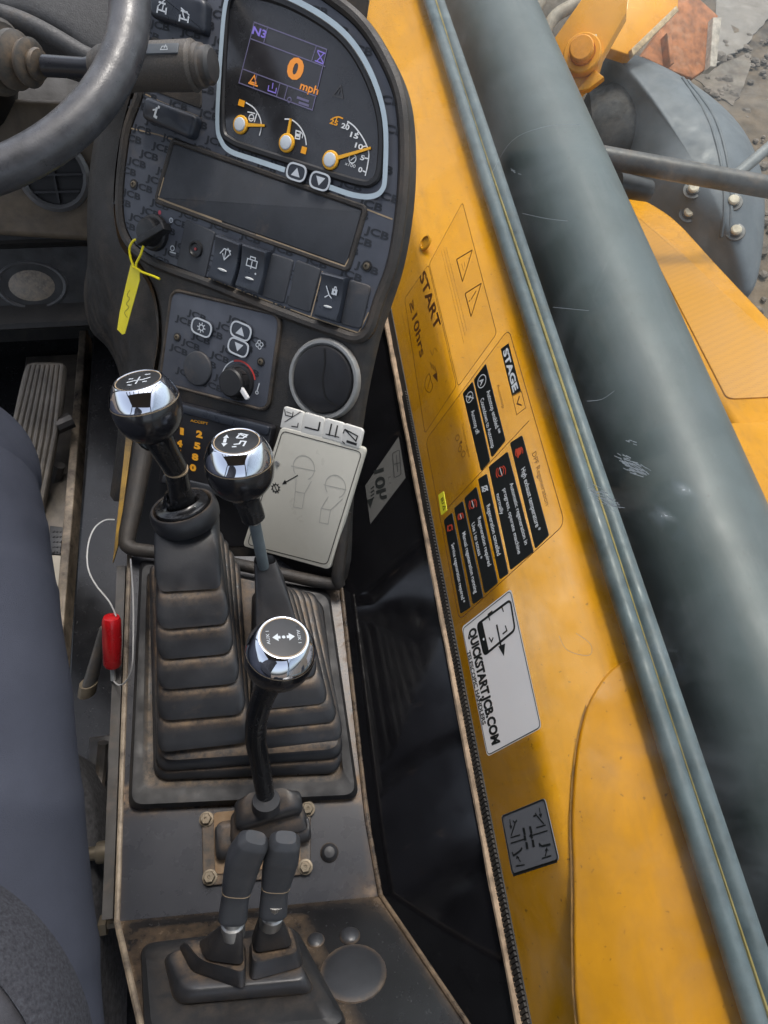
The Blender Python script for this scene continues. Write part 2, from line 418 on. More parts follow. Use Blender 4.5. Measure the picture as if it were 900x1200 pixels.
m = MB(); m.quadprism(yl, (.0, .003, -.004)); m.build('yellow_edge', mat('yellow_chipped', (.42, .25, .04), .5, dust=.8, dscale=40, dustcol=(.06, .05, .04), var=.3), tun)

# accelerator pedal
pd = thing('accelerator_pedal', 'ribbed dusty accelerator pedal on the floor beside the blue knee', 'pedal', HZ(50, 470, .05))
PP = Plane(W(50, 490, 1.02), V((.1, -.50, .86)), (1, 0, 0))
poly = rrect(PP.L([(30, 424), (77, 424), (74, 470), (62, 540), (46, 620), (-6, 620), (8, 520), (22, 455)]), .012)
PEDM = mat('pedal_rubber', (.14, .128, .112), .65, dust=.45, dscale=18, dustcol=(.30, .25, .19), var=.3)
m = MB(); m.slab(PP, poly, -.012, 0, .004, d=.35)
for k in range(8):
    t = (k + .5) / 8
    a = V(PP.loc((32 + 44 * t, 428))); b = V(PP.loc((-4 + 50 * t, 618)))
    b = a * .0 + b; mid = V(PP.loc((10 + 58 * t, 510)))
    m.tube([PP.pt(x, .001) for x in (a, mid, b)], .0033, n=8, d=.1)
m.build('pedal_tread', PEDM, pd)
m = MB(); m.tube([W(66, 500, 1.03), W(84, 492, 1.04)], .012, n=10); m.build('pedal_arm', DARKSTEEL, pd)
m = MB(); m.tube([W(70, 545, 1.05), W(62, 575, 1.08)], .008, n=8); m.build('pedal_spring', DARKSTEEL, pd)
pm = MB(); PF = Plane((0, 0, .063), (0, 0, 1), (1, 0, 0))
pm.slab(PF, PF.L([(60, 618), (76, 620), (72, 652), (58, 650)]), 0, .006, .001)
for i in range(5):
    for j in range(3): pm.lathe(PF.at((63 + 4 * j, 623 + 6 * i), .006), (0, 0, 1), [(.0018, 0), (.0012, .0015)], n=6)
pm.build('rubber_mat', RUBBER, None, label='small studded black rubber mat on the floor beside the knee', cat_='mat')
pm = MB(); pm.slab(PF, PF.L([(60, 652), (80, 651), (73, 704), (66, 700)]), .0, .003)
pm.build('paper_slip', mat('paper', (.55, .50, .41), .7, var=.08), None, label='cream paper slip on the floor tucked beside the blue trouser leg', cat_='paper')

# ================================================================== DASHBOARD
dash = thing('dashboard', 'black slanted side dashboard with instruments, switches and air vent', 'dashboard', D.at((300, 330), -.1))
out = [(330, -45), (395, -5), (432, 30), (460, 75), (476, 120), (481, 180), (478, 245), (467, 310), (452, 358), (438, 400), (422, 478), (408, 585), (392, 694), (300, 676), (210, 655), (138, 642),
       (143, 600), (160, 520), (178, 440), (184, 392), (178, 345), (160, 312), (140, 285), (133, 240), (136, 190), (144, 145), (155, 105), (160, 60), (165, -20), (180, -60), (250, -75)]
OUT = curve2(D, out)
OUTc = OUT if area(OUT) > 0 else OUT[::-1]
ev = V((-.25, .70, -.66)) * .14; R_ = [[D.pt(q, -.012) * .5 + (D.pt(q, -.012) * .5) + ev for q in offset(OUTc, .012)], [D.pt(q, -.03) + ev * .1 for q in offset(OUTc, .004)]]
for k in range(5):
    a = k / 4 * math.pi / 2; R_.append([D.pt(q, -.012 + .012 * math.sin(a)) for q in offset(OUTc, .010 * (1 - math.cos(a)))])
m = MB(); m.loft(R_); m.build('housing', PLASTIC, dash)
# left flank down to the floor
A = [(155, 105), (144, 145), (136, 190), (133, 240), (140, 285), (160, 312), (178, 345), (184, 392), (178, 440), (162, 515), (150, 590)]
B = [(146, 110, .70), (124, 150, .73), (114, 200, .75), (109, 250, .78), (104, 300, .82), (98, 345, .86), (106, 386, .88), (126, 408, .89), (140, 440, .90), (146, 500, .88), (140, 560, .86)]
Ap = [D.at(p, -.004) for p in A]; Bp = [W(*p) for p in B]
Cp = [b + V((.10, .10, -.06)) for b in Bp]
Mp = [a.lerp(b, .5) + V((-.012, -.012, .010)) for a, b in zip(Ap, Bp)]
m = MB(); rings = [cat(x, 4) for x in (Ap, [a.lerp(b, .25) + V((-.010, -.010, .009)) for a, b in zip(Ap, Bp)], Mp, Bp, Cp)]
m.loft(rings, False, False, closed=False); m.build('flank', PLASTIC, dash, angle=60)
# raised rim round the fascia
m = MB(); rim_in = [(330, -30), (390, 8), (424, 38), (450, 80), (465, 122), (469, 180), (466, 240), (456, 305), (440, 350), (425, 388),
                    (395, 383), (330, 360), (250, 328), (205, 312), (178, 300), (158, 284), (148, 262), (146, 230), (150, 185), (156, 150), (170, 110), (176, 60), (176, -20), (200, -55), (260, -62)]
RIM = curve2(D, rim_in)
RO = offset(RIM if area(RIM) > 0 else RIM[::-1], -.009)
m.ring(D, RO, RIM, -.001, .006, bev=.0028, d=.15); m.build('fascia_rim', PLASTIC, dash)
FP = offset(RIM if area(RIM) > 0 else RIM[::-1], .0008)
m = MB(); m.slab(D, FP, 0, .0022, .0006); fas = m.build('fascia', FASCIA, dash)
# split line between the two halves of the fascia, dirt in the joint
m = MB(); m.stroke(D, D.L([(152, 150), (186, 158), (240, 176), (300, 197), (380, 226), (460, 257)], .0024), .0012, .0024)
m.stroke(D, D.L([(166, 108), (190, 120), (236, 138)], .0024), .0010, .0024)
m.build('fascia_joint', SEAM, fas)
# repeated maker's lettering printed on the film
m = MB(); gv_, gf_, gx0, gx1, _ = glyphs('JCB', .03)
sc_ = 30 * PXD / (gx1 - gx0); kh_ = 7.6 * PXD / (.73 * sc_)
c0 = D.loc((300, 200)); rowp = 12.6 * PXD; colp = 47 * PXD
for r in range(-34, 28):
    for k in range(-11, 11):
        bx = V((c0.x + (k + (r % 3) * .36) * colp, c0.y + r * rowp))
        q = [bx, bx + V((.030, 0)), bx + V((.030, .009)), bx + V((0, .009))]
        if inside((q[0] + q[2]) / 2, FP):
            m.add([D.pt(bx + V(((x - gx0) * sc_, y * sc_ * kh_)), .0025) for x, y in gv_], gf_)
m.build('fascia_print', FPRINT, fas)

# ---- instrument cluster
ic_px = [(268, 3), (285, -6), (330, 4), (376, 28), (408, 56), (432, 98), (445, 145), (444, 196), (436, 212), (418, 212), (360, 194), (300, 175), (272, 164), (262, 148), (263, 80)]
IC = curve2(D, ic_px, .003)
if area(IC) < 0: IC = IC[::-1]
m = MB(); m.ring(D, offset(IC, -.004), offset(IC, .002), .0020, .0052, bev=.0015); clu = m.build('instrument_cluster', PLASTIC2, dash)
FACE = mat('cluster_face', (.022, .022, .024), .22, var=.1, dust=.12, dscale=30, dustcol=(.10, .10, .10), coat=.4)
m = MB(); m.slab(D, offset(IC, .001), .0018, .0030); m.build('cluster_face', FACE, clu)
hl = .0030
bl1 = [(336, 200), (300, 188), (272, 178), (261, 165), (257, 145), (260, 80), (266, 10), (275, -8), (295, -14), (330, -6), (380, 20), (415, 51), (440, 95), (453, 145), (453, 205), (449, 224), (436, 231), (415, 229), (388, 220)]
m = MB(); m.stroke(D, cat(D.L(bl1, .0034), 5), 5.5 * PXD, .0062); m.build('outline_band', LBLUE, clu)
disp = rrect(D.L([(299, 25), (384, 58), (366, 130), (279, 97)], hl), .001)
m = MB(); m.fill(D, disp, hl + .0003)
scr = m.build('display_screen', mat('lcd', (.026, .024, .026), .2, var=.04, coat=.5), clu)
DORANGE = flat('lcd_orange', (.62, .22, .03), .4, .22); DPURP = flat('lcd_purple', (.16, .12, .42), .4, .25); DLINE = flat('lcd_line', (.12, .11, .19), .4, .1)
H = hl + .0006; mm = MB(); dl = lambda ps: D.L(ps, H)
lw = 1.1 * PXD
for seg in ([(293, 45), (381, 78)], [(314, 31), (309, 50)], [(371, 53), (365, 72)], [(285, 81), (371, 113)], [(301, 88), (297, 103)], [(328, 98), (324, 113)], [(337, 101), (333, 116)]): mm.stroke(D, dl(seg), lw, H, 2)
mm.stroke(D, dl([(298, 26), (383, 58), (366, 129), (280, 97)]), lw, H, 2, True)
mm.text(D, 'N3', *dl([(295, 39), (311, 45)]), 7.5 * PXD, H, 1, .03)
mm.text(D, '0', *dl([(334, 88), (352, 95)]), 20 * PXD, H, 0, .045)
mm.text(D, 'mph', *dl([(351, 104), (372, 111)]), 8 * PXD, H, 0, .02)
def tri(c, r): c = D.loc(c, H); return [c + V((math.sin(a), math.cos(a))) * r for a in (0, 2.094, 4.189)]
mm.stroke(D, tri((297, 94), 4.8 * PXD), 1.3 * PXD, H, 0, True); mm.stroke(D, dl([(291, 97), (302, 101)]), 1.6 * PXD, H, 0)
mm.stroke(D, dl([(315, 100), (314, 106), (323, 109), (324, 103)]), 1.2 * PXD, H, 1); mm.stroke(D, dl([(320, 97), (319, 104)]), 1.2 * PXD, H, 1)
for a, b in (((372, 60), (379, 74)), ((380, 62), (371, 72)), ((372, 59), (382, 63)), ((369, 71), (379, 75))): mm.stroke(D, dl([a, b]), 1.2 * PXD, H, 1)
mm.stroke(D, dl([(348, 114), (362, 119)]), 2.4 * PXD, H, 2); mm.stroke(D, dl([(350, 120), (362, 124)]), 2.4 * PXD, H, 2); mm.stroke(D, circ(D.loc((339, 117), H), 2.5 * PXD, 10), lw, H, 2, True)
mm.build('display_print', [DORANGE, DPURP, DLINE], clu)
# gauges
NEEDLE = flat('needle_orange', (.80, .40, .02), .4); HUBM = flat('gauge_hub', (.55, .60, .64), .4); GW = flat('gauge_white', (.72, .74, .75), .5); GO = flat('gauge_orange', (.85, .36, .01), .5)
def gauge(hub, tip, hubr):
    c = D.loc(hub, .0045); t = D.loc(tip, .0045)
    n_ = MB(); d = (t - c).normalized(); nn = V((-d.y, d.x)); wd = .0011
    n_.slab(D, [c - nn * wd * 1.4, t - nn * wd * .8, t + nn * wd * .8, c + nn * wd * 1.4], .0036, .0048)
    n_.slab(D, circ(c, hubr * 1.42), .0034, .0052, .0008); nd = n_.build('gauge_needle', NEEDLE, clu)
    n_ = MB(); n_.slab(D, circ(c, hubr * 1.05), .0052, .0064, .0008); n_.build('needle_hub', HUBM, clu)
gauge((281.6, 146), (309.5, 147), 7.0 * PXD); gauge((335.6, 167.4), (340.5, 139), 7.0 * PXD); gauge((387, 187.5), (434, 173.4), 7.0 * PXD)
mm = MB(); m1_ = MB(); m2_ = MB(); a3 = lambda ps: cat(D.L(ps, H), 6)
m1_.stroke(D, a3([(288, 120), (298, 127), (305, 139), (306, 150), (304, 159)]), 1.4 * PXD, H, 0)
m1_.stroke(D, dl([(279.5, 119.5), (286.5, 122)]), 6.5 * PXD, H, 1)
m2_.stroke(D, a3([(333.5, 139.5), (342, 140.5), (351, 148), (357, 159), (359, 170)]), 1.4 * PXD, H, 0)
m2_.stroke(D, dl([(353, 175), (359, 177)]), 7 * PXD, H, 1)
mm.stroke(D, a3([(407, 142), (416, 149), (426, 163), (432, 178), (431, 192), (428, 206)]), 1.4 * PXD, H, 0)
mm.stroke(D, a3([(389, 139), (396, 137), (402, 139)]), 1.3 * PXD, H, 1); mm.stroke(D, dl([(395, 138), (394, 141)]), 1.2 * PXD, H, 1)
for a, b in (((409, 142), (406, 147)), ((421, 154), (417, 158)), ((430, 171), (425, 172)), ((432, 186), (427, 185)), ((429, 202), (425, 200))): mm.stroke(D, dl([a, b]), 1.3 * PXD, H, 0)
for s_, c, k in (('25', (390.5, 146), 1), ('20', (404, 151), 0), ('15', (414.5, 161.5), 0), ('10', (420, 174), 0), ('5', (424, 187.5), 0), ('0', (421.5, 201.5), 0)):
    wpx = 4.6 * len(s_); a = V(c) - V((wpx, wpx * .35)) * .5; b = V(c) + V((wpx, wpx * .35)) * .5
    mm.text(D, s_, *dl([a, b]), 5.0 * PXD, H, k, .03)
mm.stroke(D, circ(D.loc((413, 186), H), 4.4 * PXD, 14), 1.1 * PXD, H, 0, True); mm.stroke(D, dl([(411, 188), (416, 184)]), 1.1 * PXD, H, 0)
mm.text(D, 'x100', *dl([(404, 193), (416, 197)]), 3.4 * PXD, H, 0)
# small engine and fuel symbols
e = D.loc((294.5, 138), H); m1_.stroke(D, circ(e, 3.4 * PXD, 10), 1.2 * PXD, H, 0, True); m1_.stroke(D, dl([(290, 131), (299, 133)]), 1.2 * PXD, H, 0); m1_.stroke(D, dl([(301, 133), (298, 143)]), 1.4 * PXD, H, 0); m1_.stroke(D, dl([(291, 139), (298, 139)]), 1. * PXD, H, 0)
m2_.stroke(D, dl([(347, 153), (352, 154.5), (351, 163), (346, 162)]), 1.4 * PXD, H, 0, True); m2_.stroke(D, dl([(347, 158), (351.5, 159)]), 3 * PXD, H, 0); m2_.stroke(D, dl([(353, 155), (355, 158), (354, 162)]), 1.1 * PXD, H, 0)
m1_.build('gauge_scale', [GW, GO], clu); m2_.build('gauge_scale', [GW, GO], clu); mm.build('gauge_scale', [GW, GO], clu)
mm = MB(); mm.stroke(D, tri((397, 109), 7.2 * PXD), 1.3 * PXD, H, 0, True); mm.stroke(D, dl([(398, 105), (396, 111)]), 1.3 * PXD, H, 0); mm.build('warning_symbol', flat('dim_print', (.055, .055, .058), .5), clu)

def pill(c, lx, ly, parent, icon=None, name='button'):
    """outlined push button: dark pad, pale ring, printed symbol"""
    c = D.loc(c, .004); q = [c + V((sx * lx / 2, sy * ly / 2)) for sx, sy in ((-1, -1), (1, -1), (1, 1), (-1, 1))]
    po = rrect(q, ly * .5, 6); pi = offset(po, 1.8 * PXD)
    b = MB(); b.slab(D, po, .002, .0064, .0008, m=0)
    b.ring(D, offset(po, -.2 * PXD), pi, .0062, .0068, m=1)
    hh = .0066
    if icon in ('up', 'down'):
        k = 1 if icon == 'up' else -1; r = ly * .30
        b.fill(D, [c + V((-r * 1.1, -r * .8 * k)), c + V((r * 1.1, -r * .8 * k)), c + V((0, r * .85 * k))], hh, 1)
    if icon == 'snow':
        b.stroke(D, circ(c, ly * .17, 12), 1.4 * PXD, hh, 1, True)
        for k in range(8):
            a = k * math.pi / 4; b.stroke(D, [c + V((math.cos(a), math.sin(a))) * ly * .19, c + V((math.cos(a), math.sin(a))) * ly * .32], 1.3 * PXD, hh, 1)
    return b.build(name, [SWITCH, ICON], parent)
pill((349, 202.5), 26 * PXD, 18 * PXD, clu, 'up', 'cluster_button'); pill((376.5, 213), 26 * PXD, 18 * PXD, clu, 'down', 'cluster_button')

# ---- blank radio panel in its recess
rad = D.L([(202, 166), (426, 245), (406, 314), (183, 234)], .004)
rr = rrect(rad, .003)
if area(rr) < 0: rr = rr[::-1]
m = MB(); m.ring(D, offset(rr, -.0034), offset(rr, .0012), .002, .0042, bev=.0012, d=.25); rp = m.build('radio_blank', PLASTIC, dash)
m = MB(); m.slab(D, offset(rr, .0014), .0018, .0036, .0012); m.build('blank_plate', GREYPANEL, rp)
m = MB(); m.stroke(D, D.L([(185, 232), (200, 238), (260, 260)], .0038), .0016, .0038); m.stroke(D, D.L([(186, 230), (192, 208)], .0038), .0014, .0038); m.stroke(D, D.L([(300, 275), (404, 312), (409, 303)], .0038), .0011, .0038); m.build('recess_dirt', SEAM, rp)

def screw(pl, c, r, parent, h=.0022):
    q = pl.loc(c, h); b = MB()
    b.lathe(pl.pt(q, h), pl.n, [(r * 1.35, 0), (r * 1.3, .0008), (r * 1.0, .001), (r * .95, .0004), (r * .8, .0016), (r * .4, .0020), (r * .35, .0008), (0, .0008)], n=16, mats=[0, 0, 0, 1, 1, 1, 1, 1])
    return b.build('screw', [PLASTIC2, ZINC], parent)
for c in ((157, 216), (430, 312)): screw(D, c, 4.6 * PXD, dash)

# ---- ignition lock
ig = D.loc((181, 273), .003)
m = MB(); m.lathe(D.pt(ig, .002), D.n, [(22 * PXD, 0), (21.5 * PXD, .004), (19 * PXD, .0055), (17 * PXD, .0055), (16 * PXD, .012), (14.5 * PXD, .0135), (0, .0135)], n=30); lock = m.build('ignition_lock', PLASTIC2, dash)
m = MB(); k0, k1 = D.loc((168, 285), .014), D.loc((199, 266), .014)
m.box(D.pt((k0 + k1) / 2, .018), D.u * ((k1 - k0).x / 2) + D.v * ((k1 - k0).y / 2), (D.u * -(k1 - k0).normalized().y + D.v * (k1 - k0).normalized().x) * .0032, D.n * .0055, bev=.0015); m.build('lock_bar', PLASTIC2, lock)
mm = MB(); hh = .0026; dh = lambda ps: D.L(ps, hh)
mm.fill(D, circ(D.loc((187, 249), hh), 2.6 * PXD, 10), hh, 1); mm.stroke(D, circ(D.loc((200.5, 258), hh), 2.6 * PXD, 10), 1 * PXD, hh, 0, True); mm.stroke(D, [D.loc((200.5, 256), hh), D.loc((200.5, 259), hh)], 1 * PXD, hh)
mm.stroke(D, circ(D.loc((202, 291), hh), 3 * PXD, 10), 1.2 * PXD, hh, 0, True); mm.stroke(D, [D.loc((199, 295), hh), D.loc((206, 297), hh)], 1.4 * PXD, hh)
mm.build('lock_print', [ICON, flat('red_print', (.5, .05, .08), .5)], lock)

# ---- switch row
def plate(corners, name, material, h1, r=.003, bev=.0012, parent=dash, d=0.):
    b = MB(); b.slab(D, rrect(D.L(corners, h1), r), .0, h1, bev, d=d); return b.build(name, material, parent)
sb = plate([(217, 256), (252, 272), (240, 326), (206, 312)], 'socket_panel', GREYPANEL, .0034)
q = D.loc((230, 292), .0036); m = MB(); m.lathe(D.pt(q, .0032), D.n, [(10 * PXD, 0), (9.5 * PXD, .0025), (7.5 * PXD, .003), (6 * PXD, .0015), (2 * PXD, .0012), (0, .0012)], n=22); m.build('socket_ring', PLASTIC2, sb)
m = MB(); m.slab(D, circ(q, 1.8 * PXD, 10), .004, .0052); m.build('pilot_light', flat('pilot_red', (.25, .02, .02), .3), sb)
LENS = flat('switch_lens', (.60, .62, .62), .3)
def rocker(c4, icon):
    c4 = [V(p) for p in c4]; r2 = D.L(c4, .009)
    # a rocker: two faces that meet in a shallow hollow
    u = ((r2[1] - r2[0]) + (r2[2] - r2[3])).normalized(); v_ = V((-u.y, u.x)); c = sum(r2, V((0, 0))) / 4
    hw = (r2[1] - r2[0]).length * .46; hh_ = (r2[0] - r2[3]).length * .485
    b = MB(); R = []
    for t in [-1, -.97, -.85, -.5, -.05, .3, .7, .9, .97, 1]:
        z = .0085 + .0030 * t * t + (.0016 if t > 0 else 0) * t
        if abs(t) > .96: z -= .0016 + (.004 if abs(t) == 1 else 0)
        ring = []
        for s_, zz in ((-1, .002), (-1, z - .0015), (-.93, z), (-.5, z - .0003), (0, z - .0006), (.5, z - .0003), (.93, z), (1, z - .0015), (1, .002)):
            ring.append(D.pt(c + u * hw * s_ + v_ * hh_ * t, zz))
        R.append(ring)
    b.loft(R); sw = b.build('rocker_switch', SWITCH, dash)
    hz = .0092; C = lambda x, y: c + u * hw * x + v_ * hh_ * y
    mm = MB(); e = [C(.34 * math.cos(a), -.42 + .055 * math.sin(a)) for a in [k * math.pi / 8 for k in range(16)]]
    mm.slab(D, e, .0075, .0102, .0005); mm.build('switch_lens', LENS, sw)
    mm = MB(); lw = 1.2 * PXD; hz = .0103
    if icon == 'washer':
        mm.stroke(D, [C(-.4, .25), C(-.15, .52), C(.4, .52)], lw, hz); mm.stroke(D, [C(0, .5), C(.02, .05), C(-.2, .3)], lw, hz); mm.stroke(D, [C(.02, .05), C(.35, .35)], lw, hz); mm.stroke(D, [C(.1, .6), C(.45, .35)], lw, hz)
    if icon == 'wiper':
        mm.stroke(D, [C(-.4, .12), C(.4, .12), C(.4, .42), C(-.4, .42)], lw, hz, 0, True); mm.stroke(D, [C(-.2, .42), C(-.2, .55), C(.2, .55), C(.2, .42)], lw, hz); mm.stroke(D, [C(0, .02), C(0, .38)], lw, hz)
        mm.fill(D, circ(C(.45, -.12), 1.2 * PXD, 8), hz)
    if icon == 'lock':
        mm.stroke(D, [C(-.42, .45), C(-.05, .1), C(-.38, -.05)], lw, hz); mm.stroke(D, [C(-.05, .1), C(.2, -.02)], lw, hz); mm.stroke(D, [C(.2, .2), C(.48, .2), C(.48, .36), C(.2, .36)], 2 * lw, hz, 0, True); mm.stroke(D, [C(.25, .38), C(.3, .5), C(.42, .5), C(.45, .38)], lw, hz)
    mm.build('switch_symbol', ICON, sw)
    return sw
rocker([(253, 273), (284, 287), (275, 337), (241, 325)], 'washer')
rocker([(285, 284), (316, 295), (305, 347), (273, 336)], 'wiper')
rocker([(377, 317), (407, 326), (397, 379), (366, 371)], 'lock')
plate([(318, 296), (344, 305), (332, 356), (305, 347)], 'blank_switch', GREYPANEL, .0036, .003)
plate([(347, 304), (376, 315), (363, 367), (336, 358)], 'blank_switch', GREYPANEL, .0036, .003)
plate([(409, 327), (435, 335), (423, 386), (398, 380)], 'blank_switch', GREYPANEL, .0036, .004)
m = MB(); m.stroke(D, D.L([(244, 326), (304, 349), (366, 372), (420, 390), (432, 366)], .0024), .0011, .0024); m.stroke(D, D.L([(284, 290), (274, 338)], .0024), .0008, .0024); m.stroke(D, D.L([(378, 318), (364, 372)], .0038), .0010, .0038)
m.build('switch_dirt', SEAM, dash)

# ---- big rockers beside the stalk
def big_switch(c4, marks):
    c2 = D.L(c4, .012); b = MB(); b.slab(D, rrect(c2, .006), .0, .012, .004); o = b.build('rocker_switch', SWITCH, dash)
    mm = MB()
    for ps, wd in marks: mm.stroke(D, D.L(ps, .0124), wd * PXD, .0124)
    mm.build('switch_symbol', ICON, o)
def axle(c, k):   # steered axle symbol
    x, y = c; return [([(x - 5, y - 4), (x - 6, y + 4)], 2.2), ([(x + 5, y - 2), (x + 4, y + 6)], 2.2), ([(x - 5, y + 0), (x + 4, y + 3)], 1.6), ([(x, y + 1), (x - 2 * k, y - 7)], 1.6), ([(x - 4, y - 9), (x + 4, y - 6)], 2.0), ([(x - 4 * k, y - 12), (x + 6 * k, y - 3)], 1.2)]
big_switch([(172, -22), (240, -2), (238, 40), (173, 18)], axle((190, 11), -1) + axle((216, 21), 1))
big_switch([(168, 111), (230, 135), (222, 163), (164, 138)], [([(184, 126), (181, 136), (184, 138)], 3.0), ([(186.5, 124), (185.5, 127)], 3.2), ([(179, 129), (183, 128)], 1.8)])
m = MB(); m.slab(D, rrect(D.L([(176, 42), (236, 60), (236, 128), (178, 106)], .003), .004), .0, .003, .001, d=.3); m.build('shelf_insert', PLASTIC, dash)

# ---- heater panel
cl = rrect(D.L([(202, 341), (327, 371), (312, 480), (188, 447)], .003), .010, 6)
if area(cl) < 0: cl = cl[::-1]
m = MB(); m.slab(D, cl, -.001, .0030, .0008); hp = m.build('heater_panel', FASCIA, dash)
m = MB(); m.ring(D, offset(cl, -.0030), offset(cl, .0003), -.001, .0040, bev=.0012, d=.55); m.build('panel_rim', PLASTIC, hp)
m = MB(); cli = offset(cl, .003)
for r in range(-10, 9):
    for k in range(-4, 5):
        bx = D.loc((258, 410), .003) + V(((k + (r % 3) * .36) * colp, r * rowp))
        if all(inside(p, cli) for p in (bx, bx + V((.027, 0)), bx + V((.027, .009)), bx + V((0, .009)))): m.add([D.pt(bx + V(((x - gx0) * sc_, y * sc_ * kh_)), .0033) for x, y in gv_], gf_)
m.build('panel_print', FPRINT, hp)
pill((238, 384), 32 * PXD, 20 * PXD, hp, 'snow', 'heater_button'); pill((284, 388), 31 * PXD, 20 * PXD, hp, 'up', 'heater_button'); pill((281, 407), 31 * PXD, 20 * PXD, hp, 'down', 'heater_button')
for c in ((208, 395), (306, 424)): screw(D, c, 4.2 * PXD, hp, .003)
q = D.loc((231.5, 432), .004); m = MB(); m.slab(D, circ(q, 22 * PXD, 32), .002, .0055, .0015); m.build('blank_disc', GREYPANEL, hp)
q = D.loc((279, 448), .004); m = MB(); m.lathe(D.pt(q, .003), D.n, [(23 * PXD, 0), (22.5 * PXD, .003), (19 * PXD, .0035), (17.5 * PXD, .0125), (15.5 * PXD, .014), (0, .014)], n=32); kn = m.build('heater_knob', PLASTIC2, hp)
m = MB(); a_, b_ = D.loc((277, 447), .015), D.loc((290, 468), .015); dd = (b_ - a_).normalized(); nn = V((-dd.y, dd.x)) * 2.8 * PXD
m.slab(D, rrect([a_ - nn, b_ - nn, b_ + nn, a_ + nn], 2.7 * PXD), .013, .0158, .0006); m.build('knob_pointer', flat('pointer_white', (.72, .72, .72), .35), kn)
mm = MB(); q = D.loc((279, 447), .0034)
mm.stroke(D, circ(q, 25.5 * PXD, 20, math.radians(25), math.radians(120), False), 2.2 * PXD, .0034, 0)
mm.stroke(D, circ(q, 25.5 * PXD, 14, math.radians(122), math.radians(190), False), 1.4 * PXD, .0034, 1)
f_ = D.loc((304, 404), .0034)
for k in range(4): mm.stroke(D, circ(f_ + V((math.cos(k * 1.57 + .4), math.sin(k * 1.57 + .4))) * 3.0 * PXD, 2.3 * PXD, 9), 1.0 * PXD, .0034, 1, True)
mm.stroke(D, D.L([(301, 459), (304, 449)], .0034), 1.6 * PXD, .0034, 1); mm.stroke(D, circ(D.loc((301, 460), .0034), 2 * PXD, 8), 1.2 * PXD, .0034, 1, True)
mm.build('panel_symbol', [flat('red_arc', (.55, .05, .04), .5), ICON], hp)
m = MB()
for k in range(9):
    a = math.radians(20 + k * 40); m.box(D.pt(D.loc((279, 448), .004) + V((math.cos(a), math.sin(a))) * 17.8 * PXD, .009), (D.u * math.cos(a) + D.v * math.sin(a)) * .0012, (D.v * math.cos(a) - D.u * math.sin(a)) * .0018, D.n * .004)
m.build('knob_rib', PLASTIC2, kn)

# ---- round air vent
q = D.loc((377, 445), .006); R = 46 * PXD
m = MB(); m.lathe(D.pt(q, .001), D.n, [(R * 1.05, 0), (R * 1.03, .0025), (R * .99, .0045), (R * .92, .0045), (R * .87, .0025), (R * .86, -.002)], n=40, cap0=False, cap1=False, d=[.8, .3, 0, 0, .2, .5]); vt = m.build('air_vent', SILVER, dash)
m = MB(); m.lathe(D.pt(q, -.004), D.n, [(R * .875, 0), (R * .865, .008), (R * .83, .0104), (R * .78, .0110), (R * .4, .0112), (0, .0112)], n=40); m.build('vent_disc', mat('vent_plastic', (.009, .009, .011), .5, var=.2, dust=.05), vt)
m = MB(); m.stroke(D, cat([q + V((-.15, .78)) * R, q + V((-.02, .45)) * R, q + V((.05, .0)) * R, q + V((.30, -.40)) * R, q + V((.66, -.45)) * R], 6), .0016, .0076); m.build('vent_seam', flat('seam_black', (.002, .002, .002), .7), vt)

# ---- recess and keypad
rc = rrect(D.L([(196, 466), (322, 496), (300, 640), (158, 640)], .001), .008)
m = MB(); m.slab(D, rc, -.001, .0008); m.build('keypad_recess', flat('recess_black', (.006, .006, .008), .6), dash)
KP = Plane(D.at((250, 520), .006), D.n, D.u)
kq = rrect(D.L([(200, 470), (318, 500), (300, 592), (184, 566)], .010), .004)
m = MB(); m.slab(D, kq, .001, .0095, .002); kp = m.build('keypad', mat('keypad_plastic', (.022, .022, .026), .4, dust=.12, var=.2), dash)
m = MB(); c4 = D.L([(204, 472), (316, 500), (313, 511), (202, 482)], .012); m.slab(D, rrect(c4, .003), .009, .0125, .0015); m.build('keypad_bar', SWITCH, kp)
m = MB(); c4 = D.L([(190, 556), (302, 582), (301, 592), (188, 566)], .012); m.slab(D, rrect(c4, .003), .009, .0115, .0015); m.build('keypad_bar', GREYPANEL, kp)
m = MB(); hh = .0099
m.text(D, 'ACCEPT', *D.L([(223, 494), (244, 498)], hh), 3.4 * PXD, hh, 0, .03)
for s_, c in (('1', (213, 505)), ('2', (233.5, 508.5)), ('4', (210, 519)), ('5', (231, 522)), ('7', (208.5, 530)), ('8', (228.5, 535)), ('0', (226, 547.5))):
    a = V(c) + V((-3.8, -.9)); b = V(c) + V((3.8, .9)); 
    if s_ in '1': a = V(c) + V((-2.2, -.5)); b = V(c) + V((2.2, .5))
    lift = V((1.2, -4)); m.text(D, s_, *D.L([a + V((0, 4)), b + V((0, 4))], hh), 8.5 * PXD, hh, 0, .06)
m.build('keypad_digits', ORANGE_P, kp)
# framed lower edge of the dashboard
m = MB(); fr = [W(184, 450, .700), W(170, 520, .690), (W(157, 590, .678)), W(149, 630, .668), W(152, 641, .664), W(166, 645, .664), W(230, 652, .664), W(300, 666, .664), W(388, 684, .662), W(396, 672, .655), D.at((404, 600), .003)]
m.tube(fr, [.009, .0095, .009, .0080, .0070, .0066, .0060, .0060, .0060, .0060, .006], n=12, d=.18, smooth=4); m.build('lower_rail', PLASTIC, dash)

